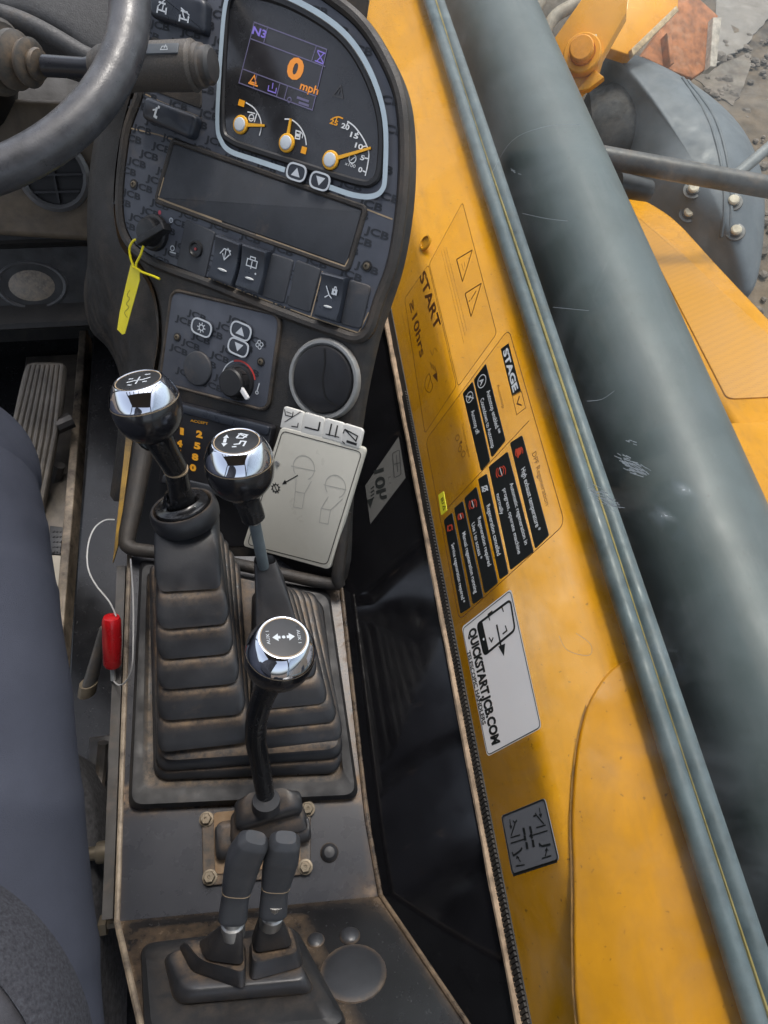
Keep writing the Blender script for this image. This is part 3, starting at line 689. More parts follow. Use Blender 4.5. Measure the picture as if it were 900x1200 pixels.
# ---- key tag hanging from the lock
kt = thing('key_tag', 'bright yellow paper key tag hanging by its strap from the ignition', 'tag', D.at((155, 330), .02))
m = MB(); m.slab(D, D.L([(153, 310), (163, 315), (163.5, 328), (156, 355), (146, 391), (143, 392), (137, 386), (140, 366), (147, 335)], .018), .0172, .0178); m.build('tag_sheet', YELLOWTAG, kt)
m = MB()
for ps in ([(166, 283), (158, 281), (152, 290), (153, 302), (157, 314)], [(168, 288), (165, 298), (160, 308), (159, 314)], [(158, 313), (167, 319), (178, 323), (187, 327)]):
    m.tube([D.at(p, .020) for p in cat([V(p) for p in ps], 4)], .0011, n=7)
m.build('tag_strap', YELLOWTAG, kt)
m = MB(); hh = .0180
m.stroke(D, cat(D.L([(152, 340), (149, 346), (152, 350), (148, 356), (151, 360), (146, 366), (149, 372)], hh), 4), .0006, hh); m.build('tag_scribble', flat('pen_line', (.25, .20, .02), .6), kt)

# ---- instruction card with index tabs
cdh = .012
card = thing('instruction_card', 'cream plastic instruction card with four white index tabs below the round vent', 'card', D.at((358, 580), cdh))
m = MB(); m.slab(D, rrect(D.L([(329, 500), (429, 525), (386, 668), (284, 640)], cdh), .005), cdh - .004, cdh, .001); m.build('card_plate', CREAM, card)
tabs = [[(333, 476), (357, 483), (352, 507), (328, 501)], [(357, 483), (381, 490), (377, 514), (352, 507)], [(381, 490), (404, 496), (400, 519), (377, 513)], [(403, 496), (426, 503), (421, 526), (399, 519)]]
for i, t in enumerate(tabs):
    m = MB(); hh = cdh - .0005 + .0004 * i; m.slab(D, rrect(D.L(t, hh), [.002, .004, .001, .001]), hh - .003, hh, .0006); to = m.build('index_tab', CARDW, card)
    m = MB(); hk = hh + .0003; s2 = lambda ps, wd=1.2: m.stroke(D, D.L(ps, hk), wd * PXD, hk)
    c = (V(t[0]) + V(t[2])) / 2; P_ = lambda x, y: (c.x + x, c.y + y)
    if i == 0: s2([P_(-9, 3), P_(10, -9)], .9); s2([P_(-9, -12), P_(-8, -5), P_(0, -3), P_(1, -9)]); s2([P_(-1, 8), P_(6, 9), P_(7, 4)], 1.3); s2([P_(-7, -9), P_(-1, -7)], .9)
    if i == 1: s2([P_(-10, 2), P_(6, 6)], 1.8); s2([P_(6, 6), P_(8, -4)], 2.2)
    if i == 2: s2([P_(-2, -8), P_(-5, 6)], 1.8); s2([P_(5, -6), P_(2, 8)], 1.8); s2([P_(-9, 4), P_(7, 8)], 1.2)
    if i == 3: s2([P_(-8, -8), P_(7, 0), P_(5, 6), P_(-8, -8)], 1.5); s2([P_(-8, -8), P_(-10, -3)], 1.3); s2([P_(-6, 6), P_(6, 10)], 3.0); s2([P_(-11, 6), P_(-8, 9)], 1.2)
    m.build('tab_symbol', BLACKP, to)
m = MB(); hk = cdh + .0003
m.stroke(D, rrect(D.L([(331, 505), (424, 530), (383, 662), (290, 638)], hk), .005), 1.0 * PXD, hk, 0, True)
g = D.loc((323, 572), hk); m.stroke(D, circ(g, 4.6 * PXD, 14), 1.3 * PXD, hk, 0, True)
for k in range(10):
    a = k * .628; m.stroke(D, [g + V((math.cos(a), math.sin(a))) * 4.8 * PXD, g + V((math.cos(a), math.sin(a))) * 7 * PXD], 1.3 * PXD, hk)
m.stroke(D, [g + V((-3, 3)) * PXD, g + V((3, -3)) * PXD], 1.3 * PXD, hk)
m.stroke(D, D.L([(333, 566), (349, 557)], hk), 1.2 * PXD, hk); m.fill(D, D.L([(330.5, 567.5), (336, 567), (334, 562)], hk), hk)
f2 = lambda ps, cl_=False: m.stroke(D, D.L(ps, hk), .9 * PXD, hk, 1, cl_)
for (x, y, s_, an) in ((356, 548, 1., .0), (393, 570, .92, .22)):
    hd = circ(D.loc((x, y), hk), 15 * s_ * PXD, 18, math.radians(-50 + 0 * an), math.radians(235), False); m.stroke(D, hd, .9 * PXD, hk, 1)
    f2([(x - 15 * s_, y - 2), (x + 14 * s_, y + 4)])
    bx = x - 4 - an * 30; 
    f2([(x - 9 * s_, y + 13 * s_), (bx - 6, y + 28 * s_), (bx - 8, y + 46 * s_), (bx + 2, y + 48 * s_), (bx + 5, y + 30 * s_), (x + 9 * s_, y + 16 * s_)])
    f2([(bx - 6, y + 28 * s_), (bx + 5, y + 30 * s_)])
m.build('card_print', [BLACKP, GREYP], card)
m = MB(); m.lathe(D.at((325, 543), cdh), D.n, [(3.6 * PXD, 0), (3.2 * PXD, .0012), (1.4 * PXD, .0014), (0, .001)], n=14); m.build('card_rivet', SILVER, card)

# ================================================================== CONTROL CONSOLE
cL, cR = HZ(140, 1080, ZC), HZ(445, 1050, ZC)
SB = V((.5, -1, 1.02)).normalized(); SA = (cR - cL).normalized()
NS = SA.cross(SB).normalized()
if NS.dot(CAM - cL) < 0: NS = -NS
S = Plane(cL, NS, SA)
con = thing('control_console', 'black steel lever console beside the seat with worn tan edges and rubber plugs', 'console', (-.05, .15, .05))
topp = [HZ(150, 652, ZC), HZ(135, 1080, ZC), HZ(445, 1050, ZC), HZ(430, 960, ZC), HZ(400, 690, ZC), HZ(394, 652, ZC)]
m = MB(); m.quadprism([p + V((0, 0, -.0008)) for p in topp], (0, 0, -.30)); TPM = m
sl4 = [S.at((137, 1080), 0), S.at((166, 1215), 0), S.at((560, 1225), 0), S.at((446, 1050), 0)]
sl4[1] = cL + (S.at((166, 1200)) - cL) * 1.6; sl4[2] = cR + (S.at((540, 1190)) - cR) * 1.6
m = MB(); m.quadprism([q_ - NS * .0006 for q_ in (sl4[0], sl4[1], sl4[2], sl4[3])], (0, 0, -.34))
def grid(mb, c00, c01, c11, c10, nu, nv, dfun):
    vs = [];  dd = []
    for j in range(nv + 1):
        for i in range(nu + 1):
            u_, v_ = i / nu, j / nv
            vs.append((c00.lerp(c10, u_)).lerp(c01.lerp(c11, u_), v_)); dd.append(dfun(u_, v_, vs[-1]))
    n_ = nu + 1
    mb.add(vs, [(j * n_ + i, (j + 1) * n_ + i, (j + 1) * n_ + i + 1, j * n_ + i + 1) for j in range(nv) for i in range(nu)], 0, dd)
gs = lambda d_, s_: math.exp(-(d_ / s_) ** 2)
grid(m, sl4[0], sl4[1], sl4[2], sl4[3], 40, 40, lambda u_, v_, p: min(1, .9 * gs(u_, .022) + .6 * gs(1 - u_, .02) + .25 * gs(v_, .02) + .4 * gs(max(0, abs(u_ - .36) - .30), .02) * (v_ > .06) + .5 * gs(1 - u_, .08) * gs(v_, .08)))
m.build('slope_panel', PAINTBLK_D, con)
fy0, fy1 = HZ(150, 949, ZC), HZ(421, 936, ZC)
def dtop(u_, v_, p):
    f_ = fy0.y + (fy1.y - fy0.y) * (p.x - fy0.x) / (fy1.x - fy0.x) - p.y
    d_ = gs(max(0, f_), .0035) if f_ > -.02 else .0
    return min(1, .95 * d_ + .7 * gs(u_, .014) + .9 * gs(1 - u_, .018) + .8 * gs(1 - u_, .09) * gs(1 - v_, .04) + (.45 if f_ < -.02 and u_ > .93 else 0))
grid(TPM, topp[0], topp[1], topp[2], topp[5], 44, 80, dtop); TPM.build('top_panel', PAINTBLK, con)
m = MB(); m.tube([sl4[3] + (sl4[2] - sl4[3]) * k / 8 + NS * .001 for k in range(9)], .0018, n=8, d=.9)
m.tube([HZ(400, 690, ZC) + V((0, 0, .001)), HZ(430, 960, ZC) + V((0, 0, .001)), sl4[3] + V((0, 0, .001))], .002, n=8, d=.9)
m.build('right_seam', PAINTBLK_D, con)
m = MB(); m.tube([HZ(152, 640, ZC), HZ(143, 900, ZC), sl4[0]], .0022, n=8); m.tube([sl4[0], sl4[0] + (sl4[1] - sl4[0]) * .5, sl4[1]], .0024, n=8); m.build('left_edge', EDGE, con)
m = MB(); a_ = HZ(146, 660, ZC); b_ = HZ(139, 1075, ZC)
m.box((a_ + b_) / 2 + V((-.007, 0, -.055)), (.004, 0, 0), V(((b_ - a_).x, (b_ - a_).y, 0)) / 2, (0, 0, .05), bev=.001); m.build('side_strip', DARKSTEEL, con)
def plug(pl, c, r, hgt, name='rubber_plug'):
    q = pl.loc(c); b = MB()
    b.lathe(pl.pt(q), pl.n, [(r * 1.08, 0), (r * 1.06, hgt * .25), (r * .9, hgt * .55), (r * .6, hgt * .9), (0, hgt)], n=24, d=[.9, .6, 0, 0, 0]); return b.build(name, RUBBER, con)
plug(CT, (386, 999), .0068, .006); plug(S, (370, 1102), .0060, .003); plug(S, (410, 1097), .0070, .004); plug(S, (414, 1140), .0215, .0035)
for c in ((124, 998), (122, 1084)):
    b = MB(); p = W(c[0], c[1], .60); ax = V((-1, 0, .05))
    b.lathe(p + V((.015, 0, 0)), ax, [(.004, 0), (.004, .012), (.0085, .012), (.009, .014), (.009, .020), (.0085, .022), (.0055, .022), (.0055, .036), (0, .036)], n=6 if c[1] > 1050 else 12)
    b.build('side_bolt', ZINC, con)

# ---------------- big double bellows
def rq(pl, q, h, r, seg=5): return [pl.pt(p, h) for p in rrect(pl.L(q, h), r, seg)]
bel = thing('lever_bellows', 'large dusty black rubber double bellows with stepped pleats on the console', 'bellows', HZ(290, 850, ZC))
m = MB(); b0 = [(150, 949), (421, 936), (386, 692), (164, 655)]
R = [rq(CT, b0, .001, .010), rq(CT, b0, .006, .010), rq(CT, [(154, 943), (417, 931), (384, 697), (167, 660)], .012, .010), rq(CT, [(166, 926), (404, 916), (378, 704), (172, 668)], .012, .010), rq(CT, [(172, 920), (400, 911), (376, 706), (176, 670)], .0095, .010)]
m.loft(R, d=[.3, .0, .0, .05, .8]); m.build('base_flange', RUBBERB, bel)
def pleats(tiers, top, pl=CT, r=.010, dtop=.9):
    """tiers: (FL, FR, BR, BL, h) seen from the top down; every tier has a dusty ledge, a sloping face and an undercut"""
    R = list(top[0]); dd = list(top[1])
    prev = top[2]
    for FL, FR, BR, BL, h in tiers:
        pFL, pFR, ph = prev; dh = ph - h
        def q(t, ins):      # t=0: at the tier above, 1: at the foot of this tier
            fl = V(pFL).lerp(V(FL), t); fr = V(pFR).lerp(V(FR), t)
            return [(fl.x + ins, fl.y), (fr.x - ins, fr.y), (BR[0] - ins, BR[1] + ins * .6), (BL[0] + ins, BL[1] + ins * .6)]
        for t, ins, hh, d in ((.02, 4.5, h + dh * .72, dtop), (.16, 2.8, h + dh * .71, dtop), (.26, 1.2, h + dh * .64, .35), (.45, -.6, h + dh * .50, 0), (.70, -1.0, h + dh * .30, 0), (.9, -.6, h + dh * .10, 0), (1., .6, h - .0005, .1), (.97, 2., h - .0025, .2), (.9, 5.5, h - .003, .6)):
            R.append(rq(pl, q(t, ins), hh, r)); dd.append(d)
        prev = (FL, FR, h)
    return R, dd
def sag(mb):        # old rubber: every fold wanders a little
    for i, p in enumerate(mb.v):
        mb.v[i] = p + mnoise.noise_vector(p * 34) * .0013 + mnoise.noise_vector(p * 90) * .0005
def qd(l, r, yf, yb, dy=0, br=None): return [(l, yf), (r, yf - dy), br or (r - 4, yb), (l, yb)]
top = [rq(CT, qd(181, 250, 624, 588), .118, .018), rq(CT, qd(180, 256, 650, 588), .116, .014), rq(CT, qd(181, 260, 682, 592, 2), .109, .008), rq(CT, qd(184, 260, 694, 594, 3), .106, .007), rq(CT, qd(188, 256, 690, 596, 3), .104, .007)]
ty = [(183, 269, 737, 602, 6, .094), (184, 275, 773, 612, 8, .081), (185, 282, 809, 624, 9, .068), (185, 289, 846, 636, 10, .054), (184, 295, 882, 648, 12, .040)]
R, dd = pleats([((l, y + 0), (r, y - dy), (r - 16, yb + 8), (l + 2, yb), h) for l, r, y, yb, dy, h in ty], (top, [0, 0, 0, .1, .5], ((184, 694), (262, 691), .106)))
m = MB(); m.loft(R, False, True, d=dd); sag(m); m.build('left_bellows', RUBBER, bel, angle=50)
topr = [rq(CT, [(297, 662), (323, 660), (321, 650), (298, 651)], .104, .005), rq(CT, [(298, 700), (338, 698), (330, 668), (298, 668)], .096, .006), rq(CT, [(299, 744), (352, 742), (336, 684), (299, 680)], .084, .007), rq(CT, [(303, 742), (348, 740), (334, 686), (303, 682)], .082, .007)]
tr = [((299, 772), (364, 768), (340, 686), (300, 684), .073), ((298, 800), (375, 793), (346, 688), (299, 686), .062), ((296, 833), (386, 824), (354, 690), (298, 688), .052), ((294, 856), (397, 846), (362, 692), (297, 690), .043), ((292, 880), (404, 867), (370, 694), (296, 692), .034)]
R, dd = pleats(tr, (topr, [0, 0, .1, .5], ((299, 746), (353, 744), .083)))
m = MB(); m.loft(R, False, True, d=dd); sag(m); m.build('right_bellows', RUBBER, bel, angle=50)
topb = [rq(CT, [(190, 885), (396, 872), (370, 698), (182, 655)], .033, .012), rq(CT, [(188, 892), (399, 878), (371, 698), (180, 655)], .032, .012)]
R, dd = pleats([((183, 905), (403, 889), (374, 700), (176, 660), .022), ((181, 915), (400, 906), (376, 702), (176, 664), .013)], (topb, [.9, .6], ((186, 888), (400, 874), .032)), r=.012)
m = MB(); m.loft(R, True, True, d=dd); sag(m); m.build('lower_pleats', RUBBER, bel, angle=50)
cax = axis((214, 592), 60, 110); cc = CT.at((215, 596), .124)
m = MB(); m.lathe(cc, cax, [(.0245, -.014), (.0270, -.010), (.0276, -.005), (.0270, .001), (.0254, .0036), (.0236, .0036), (.0226, .0022), (.0222, -.004)], n=36, d=[0, 0, 0, 0, .1, .6, .9, .9]); m.build('collar', RUBBER, bel)
# hairline scratches of pale grit
# ---------------- knobs and levers
KN = mat('knob_black', (.012, .012, .014), .22, var=.2, rvar=.05, coat=.3)
KDISC = mat('knob_disc', (.020, .021, .023), .35, var=.2)
LEVERB = mat("lever_black", (.013, .013, .014), .24, var=.3, dust=.06, scratch=.3, bscale=260)
def knob(parent, c, Rpx, d, deg, ang, marks, sq=1.):
    p = W(c[0], c[1], d); R = Rpx * d / F; ax = axis(c, deg, ang)
    b = MB(); b.lathe(p, ax, [(.64 * R, .84 * R), (.67 * R, .865 * R), (.72 * R, .84 * R), (.82 * R, .70 * R), (.90 * R, .55 * R), (.955 * R, .40 * R), (.985 * R, .30 * R), (.99 * R, .26 * R), (.975 * R, .24 * R)], n=56, cap0=False, cap1=False); ch = b.build('chrome_cap', CHROME, parent, angle=70)
    b = MB(); b.lathe(p, ax, [(.975 * R, .245 * R), (.99 * R, .235 * R), (.98 * R, .205 * R)], n=48, cap0=False, cap1=False); b.lathe(p, ax, [(.655 * R, .845 * R), (.64 * R, .853 * R), (.62 * R, .846 * R)], n=40, cap0=False, cap1=False); b.build('knob_seam', SEAM, ch)
    b = MB(); b.lathe(p, ax, [(.98 * R, .215 * R), (1.0 * R, .12 * R), (1.0 * R, -.05 * R), (.985 * R, -.2 * R), (.955 * R, -.38 * R), (.88 * R, -.58 * R), (.74 * R, -.78 * R), (.56 * R, -.92 * R), (.44 * R, -1.02 * R), (.36 * R, -1.12 * R), (.34 * R, -1.3 * R)], n=40); b.build('knob_base', KN, parent, angle=70)
    b = MB(); b.lathe(p, ax, [(.645 * R, .835 * R), (.5 * R, .848 * R), (0, .855 * R)], n=36, cap0=False); dk = b.build('knob_disc', KDISC, parent)
    up = ROT @ V((0, 1, 0)); right = up.cross(ax); PL = Plane(p + ax * .858 * R, ax, -right if (-right).dot(ROT @ V((1, 0, 0))) > 0 else right)
    mm = MB(); marks(mm, PL, .62 * R); mm.build('knob_symbol', ICON, dk)
    return p, ax, R
def st(mm, PL, r, ps, wd=.07, cl_=False): mm.stroke(PL, [V(p) * r for p in ps], wd * r, .0, 0, cl_)
def mk1(mm, PL, r):
    st(mm, PL, r, [(-.45, -.25), (-.15, -.05), (.2, .02), (.5, .25)], .08); st(mm, PL, r, [(-.3, .15), (-.5, .1)], .1); st(mm, PL, r, [(.3, -.2), (.5, -.15)], .1); st(mm, PL, r, [(-.05, .35), (.05, -.4)], .07); st(mm, PL, r, [(.1, .55), (.35, .6)], .09); st(mm, PL, r, [(-.3, -.5), (-.1, -.5)], .09)
def mk2(mm, PL, r):
    for s_ in (1, -1): mm.fill(PL, [V((-.52 + x, y * s_ + .02)) * r for x, y in ((-.14, .22), (.14, .22), (0, .5))], 0); 
    mm.fill(PL, [V(p) * r for p in ((-.6, -.15), (-.46, -.15), (-.46, .2), (-.6, .2))], 0)
    st(mm, PL, r, [(-.05, .25), (.25, .22), (.42, .5), (.1, .62), (-.05, .25)], .08); st(mm, PL, r, [(0, .62), (.42, .30)], .07)
    st(mm, PL, r, [(-.1, -.3), (.15, -.25), (.2, -.02), (.42, -.05), (.35, -.45)], .08); st(mm, PL, r, [(-.15, -.5), (.05, -.48)], .09)
def mk3(mm, PL, r):
    for s_ in (1, -1): mm.fill(PL, [V((x * s_, y)) * r for x, y in ((.50, 0), (.24, .20), (.24, -.20))], 0); mm.fill(PL, [V((x * s_, y)) * r for x, y in ((.26, -.07), (.26, .07), (.14, .07), (.14, -.07))], 0)
    mm.fill(PL, circ((0, 0), .08 * r, 10), 0)
    mm.text(PL, 'AUX 1', V((-.62, -.34)) * r, V((-.62, .36)) * r, .15 * r, 0, 0); mm.text(PL, 'AUX 1', V((.62, .34)) * r, V((.62, -.36)) * r, .15 * r, 0, 0)
l1 = thing('gear_lever', 'tall black lever with chrome and black ball knob, leftmost on the console', 'lever', cc)
p, ax, R = knob(l1, (172, 477), 40.5, .50, 66, 108, mk1)
foot = cc + cax * .002; neck = p - ax * R * 1.0
mid = W(206, 549, .535); e0 = W(184, 510, .512)
m = MB(); m.tube([p - ax * R * .85, e0, W(195, 530, .523), mid], [.0145, .0112, .0098, .0090], n=20, smooth=4); m.build('upper_shaft', LEVERB, l1)
m = MB(); m.tube([mid, mid.lerp(foot, .03)], .0093, n=20); m.build('shaft_ring', SEAM, l1)
m = MB(); m.tube([mid.lerp(foot, .02), mid.lerp(foot, .5), mid.lerp(foot, .70), mid.lerp(foot, .82), foot + cax * .0062, foot + cax * .0042, foot + cax * .0030, foot - cax * .001], [.0086, .0088, .0094, .0106, .0130, .0180, .0212, .0222], n=24, smooth=3); m.build('lower_shaft', LEVERB, l1)

l2 = thing('hydraulic_lever', 'chrome ball lever on a grey steel rod in front of the cream card', 'lever', CT.at((309, 657), .104))
p, ax, R = knob(l2, (281, 546), 40.5, .50, 56, 97, mk2)
a_ = W(292, 592, .525); b_ = W(297, 607, .533); c_ = W(309, 664, .572)
m = MB(); m.tube([p - ax * R * .8, W(287, 580, .518), a_, b_], [.013, .0105, .0092, .0090], n=20, smooth=3); m.build('upper_shaft', LEVERB, l2)
m = MB(); m.tube([b_.lerp(c_, -.1), b_.lerp(c_, .5), c_], .0046, n=16); m.build('steel_rod', mat('rod_paint', (.13, .155, .165), .4, var=.25, dust=.15), l2)
m = MB(); m.tube([b_.lerp(c_, -.02), b_.lerp(c_, .06)], .0056, n=16); m.build('rod_nut', STEEL, l2)

l3 = thing('auxiliary_lever', 'chrome ball lever with double arrow disc on a bent black rod, nearest the camera', 'lever', CT.at((312, 935), .03))
p, ax, R = knob(l3, (328, 767), 41.5, .475, 34, 78, mk3)
rod = [p - ax * R * .8, W(309, 815, .505), W(301, 842, .518), W(300, 868, .528), W(305, 895, .536), W(312, 938, .548)]
m = MB(); m.tube(rod, [.0105, .0085, .0082, .0080, .0076, .0070], n=20, smooth=6); m.build('bent_rod', LEVERB, l3)

ab = thing('auxiliary_boot', 'small folded rubber boot on a bolted plate at the foot of the bent lever', 'boot', HZ(305, 990, ZC))
m = MB()
m.slab(CT, rrect(CT.L([(236, 954), (364, 940), (364, 1024), (238, 1039)], .004), .004), .0005, .0040, .001, d=.5)
m.build('mount_plate', mat('plate_paint', (.045, .043, .042), .5, dust=.22, dscale=40, dustcol=(.24, .16, .09)), ab)
m = MB(); m.slab(CT, rrect(CT.L([(250, 952), (352, 942), (352, 1014), (252, 1025)], .0055), .004), .004, .0056, .0006, d=.9); m.build('dust_bed', mat('rusty_dirt', (.17, .105, .055), .9, var=.4, dust=.2), ab)
def bolt(pl, c, h, r=.0046, parent=ab):
    b = MB(); q = pl.at(c, h)
    b.lathe(q, pl.n, [(r * 1.25, 0), (r * 1.25, .0012), (r * .95, .0014)], n=18)
    b.lathe(q, pl.n, [(r * .95, .0012), (r * .95, .005), (r * .85, .0056), (r * .3, .0056), (r * .25, .0045), (0, .0045)], n=6); b.build('plate_bolt', ZINC, parent, angle=20)
for c in ((242, 960), (246, 1028), (358, 1016), (361, 948)): bolt(CT, c, .004)
m = MB()
lowq = [(253, 1010), (366, 985), (362, 955), (251, 966)]
R_ = [rq(CT, lowq, .006, .006), rq(CT, lowq, .012, .006), rq(CT, [(256, 1002), (364, 979), (360, 953), (253, 963)], .017, .007), rq(CT, [(262, 990), (358, 970), (356, 954), (258, 962)], .018, .006)]
m.loft(R_, d=[.5, .1, 0, .7]); m.build('boot_fold', RUBBER, ab, angle=50)
m = MB(); q1 = [(270, 992), (362, 972), (356, 942), (270, 952)]; q2 = [(276, 975), (356, 953), (352, 925), (274, 938)]; q3 = [(288, 955), (342, 944), (338, 922), (286, 930)]
R_ = [rq(CT, q1, .016, .006), rq(CT, q1, .020, .006), rq(CT, [(276, 982), (358, 963), (352, 938), (274, 946)], .024, .006), rq(CT, [(279, 976), (353, 957), (350, 935), (277, 944)], .025, .005), rq(CT, q2, .0265, .006), rq(CT, q2, .031, .006), rq(CT, [(279, 968), (353, 946), (349, 925), (277, 935)], .037, .008), rq(CT, q3, .040, .007)]
m.loft(R_, d=[.2, .1, .3, .9, .2, 0, 0, .4])
m.tube([CT.at((312, 944), .037), CT.at((312, 937), .044)], [.0115, .0105], n=20); m.build('boot_block', RUBBER, ab, angle=50)

# paddles on the sloping panel
pb = thing('paddle_boot', 'stepped rubber boot with two peaks on the sloping end of the console', 'boot', S.at((285, 1150)))
m = MB(); R_ = [rq(S, [(170, 1226), (412, 1206), (345, 1084), (164, 1106)], .0005, .012), rq(S, [(171, 1222), (408, 1200), (344, 1084), (165, 1106)], .006, .012), rq(S, [(178, 1212), (398, 1192), (340, 1088), (170, 1110)], .009, .012), rq(S, [(196, 1188), (380, 1172), (334, 1094), (184, 1116)], .009, .010)]
m.loft(R_, d=[.1, .0, 0, .15]); m.build('base_flange', RUBBERB, pb)
m = MB(); R_ = [rq(S, [(204, 1178), (372, 1164), (334, 1094), (190, 1118)], .009, .010), rq(S, [(206, 1177), (370, 1162), (333, 1093), (191, 1117)], .012, .010), rq(S, [(213, 1164), (364, 1150), (331, 1092), (194, 1116)], .020, .010), rq(S, [(216, 1158), (361, 1145), (330, 1092), (196, 1115)], .0215, .010), rq(S, [(224, 1148), (354, 1137), (328, 1094), (202, 1115)], .0215, .009)]
m.loft(R_, d=[.7, .1, 0, .05, .5]); m.build('lower_tier', RUBBER, pb, angle=50)
for q1, q2, q3, q4 in (([(224, 1138), (288, 1160), (288, 1106), (208, 1106)], [(234, 1125), (287, 1142), (286, 1100), (212, 1102)], [(240, 1125), (286, 1131), (284, 1096), (232, 1100)], [(260, 1092), (286, 1095), (282, 1080), (260, 1080)]),
                       ([(292, 1150), (357, 1132), (344, 1086), (292, 1104)], [(296, 1132), (351, 1117), (340, 1084), (294, 1098)], [(297, 1117), (344, 1109), (334, 1080), (294, 1092)], [(303, 1079), (330, 1077), (327, 1066), (304, 1068)])):
    m = MB(); R_ = [rq(S, q1, .021, .006), rq(S, q1, .0225, .006), rq(S, q2, .032, .006), rq(S, [(a[0] * .8 + b[0] * .2, a[1] * .8 + b[1] * .2) for a, b in zip(q2, q3)], .0335, .006), rq(S, q3, .0335, .006), rq(S, q3, .036, .006), rq(S, q4, .062, .005)]
    m.loft(R_, d=[.5, .1, 0, .5, .9, .1, .1]); m.build('boot_peak', RUBBER, pb, angle=50)
for lab, st_, path, en in (('blue black rubber paddle lever, the left one of the pair at the bottom', (273, 1086), [(273, 1074), (276, 1050), (281, 1026), (287, 1004), (297, 986)], 0),
                           ('blue black rubber paddle lever, the right one of the pair at the bottom', (318, 1076), [(320, 1068), (322, 1044), (326, 1022), (330, 1003), (334, 986)], 0)):
    s0 = S.at(st_, .060); pdl = thing('paddle_lever', lab, 'lever', s0, 'pair of paddle levers on the sloping console end')
    d0 = (s0 - CAM).dot(-(ROT @ V((0, 0, 1))))
    s1 = W(path[0][0], path[0][1], d0 - .004)
    m = MB(); m.lathe(s0 - (s1 - s0) * .6, s1 - s0, [(.0078, 0), (.0078, .010), (.0066, .011), (.0066, .026), (0, .026)], n=18); m.build('metal_stem', STEEL, pdl)
    b = MB(); n_ = 20; R_ = []; k = len(path)
    pts = [W(x, y, d0 - .006 - .026 * i / (k - 1)) for i, (x, y) in enumerate(path)]
    pts, rad = cat(pts, 6, [.0092, .0086, .0102, .0110, .0094])
    pts.append(pts[-1] + (pts[-1] - pts[-2]).normalized() * .004); rad.append(.0062)
    pts.insert(0, pts[0] + (pts[0] - pts[1]) * .0); pts[0] = pts[1] - (pts[2] - pts[1]).normalized() * .002; rad.insert(0, .0080)
    b.tube(pts, rad, n=24, up=SA, flat_=.72, box_=3.2); gp_ = b.build('grip', GRIP, pdl, angle=50)
    b = MB(); b.tube([pts[9], pts[9].lerp(pts[10], .18)], [rad[9] * 1.012, rad[9] * 1.012], n=24, up=SA, flat_=.73, box_=3.2); b.build('grip_seam', SEAM, gp_)

# red pull handle on its wire, seat slide lever
rh = thing('pull_handle', 'small red plastic pull handle on a thin looped wire', 'handle', W(131, 750, .62))
p0, p1 = W(130.5, 722, .60), W(132, 781, .62); axh = (p1 - p0).normalized(); Lh = (p1 - p0).length
m = MB(); m.lathe(p0, axh, [(0.003, 0), (.0065, .001), (.0078, .004), (.0080, .010), (.0082, Lh * .5), (.0078, Lh - .004), (.0065, Lh - .001), (.003, Lh)], n=24); m.build('handle_grip', REDPL, rh)
m = MB(); m.tube([p1, W(133, 797, .622)], .0024, n=12); m.build('ferrule', SILVER, rh)
m = MB(); m.tube([W(*q) for q in [(136, 722, .60), (128, 705, .60), (112, 685, .61), (103, 665, .62), (103, 640, .63), (110, 620, .64), (122, 610, .65), (134, 609, .66)]], .0007, n=6, smooth=5)
m.tube([W(*q) for q in [(133, 798, .622), (140, 803, .61), (148, 798, .60), (154, 785, .59), (156, 760, .585), (156, 700, .585), (153, 655, .59)]], .0007, n=6, smooth=5); m.build('looped_wire', WIRE, rh)
sv = thing('seat_lever', 'flat grey steel lever with taped end behind the red handle', 'lever', W(106, 800, .66))
m = MB(); m.tube([W(123, 735, .66), W(116, 762, .665), (W(104, 806, .67))], [.0075, .0085, .0105], n=14, flat_=.5); m.build('lever_bar', mat('grey_bar', (.085, .082, .078), .45, dust=.35, dscale=40), sv)
m = MB(); m.tube([W(104, 800, .668), W(102, 812, .672)], .0115, n=12, flat_=.6); m.build('taped_end', mat('tape', (.16, .13, .09), .8, var=.4, dust=.4), sv)

# ================================================================== STEERING WHEEL AND COLUMN
WN = V((0, -.3, .95)).normalized(); WC = V((-.2367, .6036, .7132)); p0 = W(100, 138, .50); WRr = .1526
wx = V((1, 0, 0)); wy = WN.cross(wx)
sw = thing('steering_wheel', 'worn dark grey steering wheel rim crossing the top left corner', 'steering wheel', WC)
m = MB(); R_ = []
for i in range(96):
    a = 2 * math.pi * i / 96; rd = wx * math.cos(a) + wy * math.sin(a)
    R_.append([WC + rd * (WRr + .0150 * math.cos(b)) + WN * .0140 * math.sin(b) for b in [2 * math.pi * k / 20 for k in range(20)]])
m.loft(R_, wrap=True); m.build('wheel_rim', mat('wheel_rubber', (.056, .057, .062), .36, var=.45, vscale=55, dust=.14, dscale=22, dustcol=(.15, .14, .13), bump=.25, bscale=700), sw)
m = MB(); hub = WC - WN * .03
for a in (math.radians(90), math.radians(215), math.radians(325)):
    if a > 5: continue
    rd = wx * math.cos(a) + wy * math.sin(a); m.tube([hub + rd * .02, hub + rd * .09 + WN * .012, WC + rd * .148], [.016, .013, .011], n=12)
m.build('wheel_spoke', PLASTIC2, sw)
m = MB(); m.lathe(hub - WN * .01, WN, [(.03, 0), (.042, .008), (.042, .022), (.036, .03), (0, .033)], n=28); m.build('wheel_hub', PLASTIC2, sw)
sc = thing('steering_column', 'grey textured steering column cover with rolled lower edge, top left', 'column', W(40, 40, .68))
COLM = mat('column_plastic', (.055, .056, .058), .6, var=.2, vscale=200, bump=.6, bscale=700, dust=.2, dscale=10)
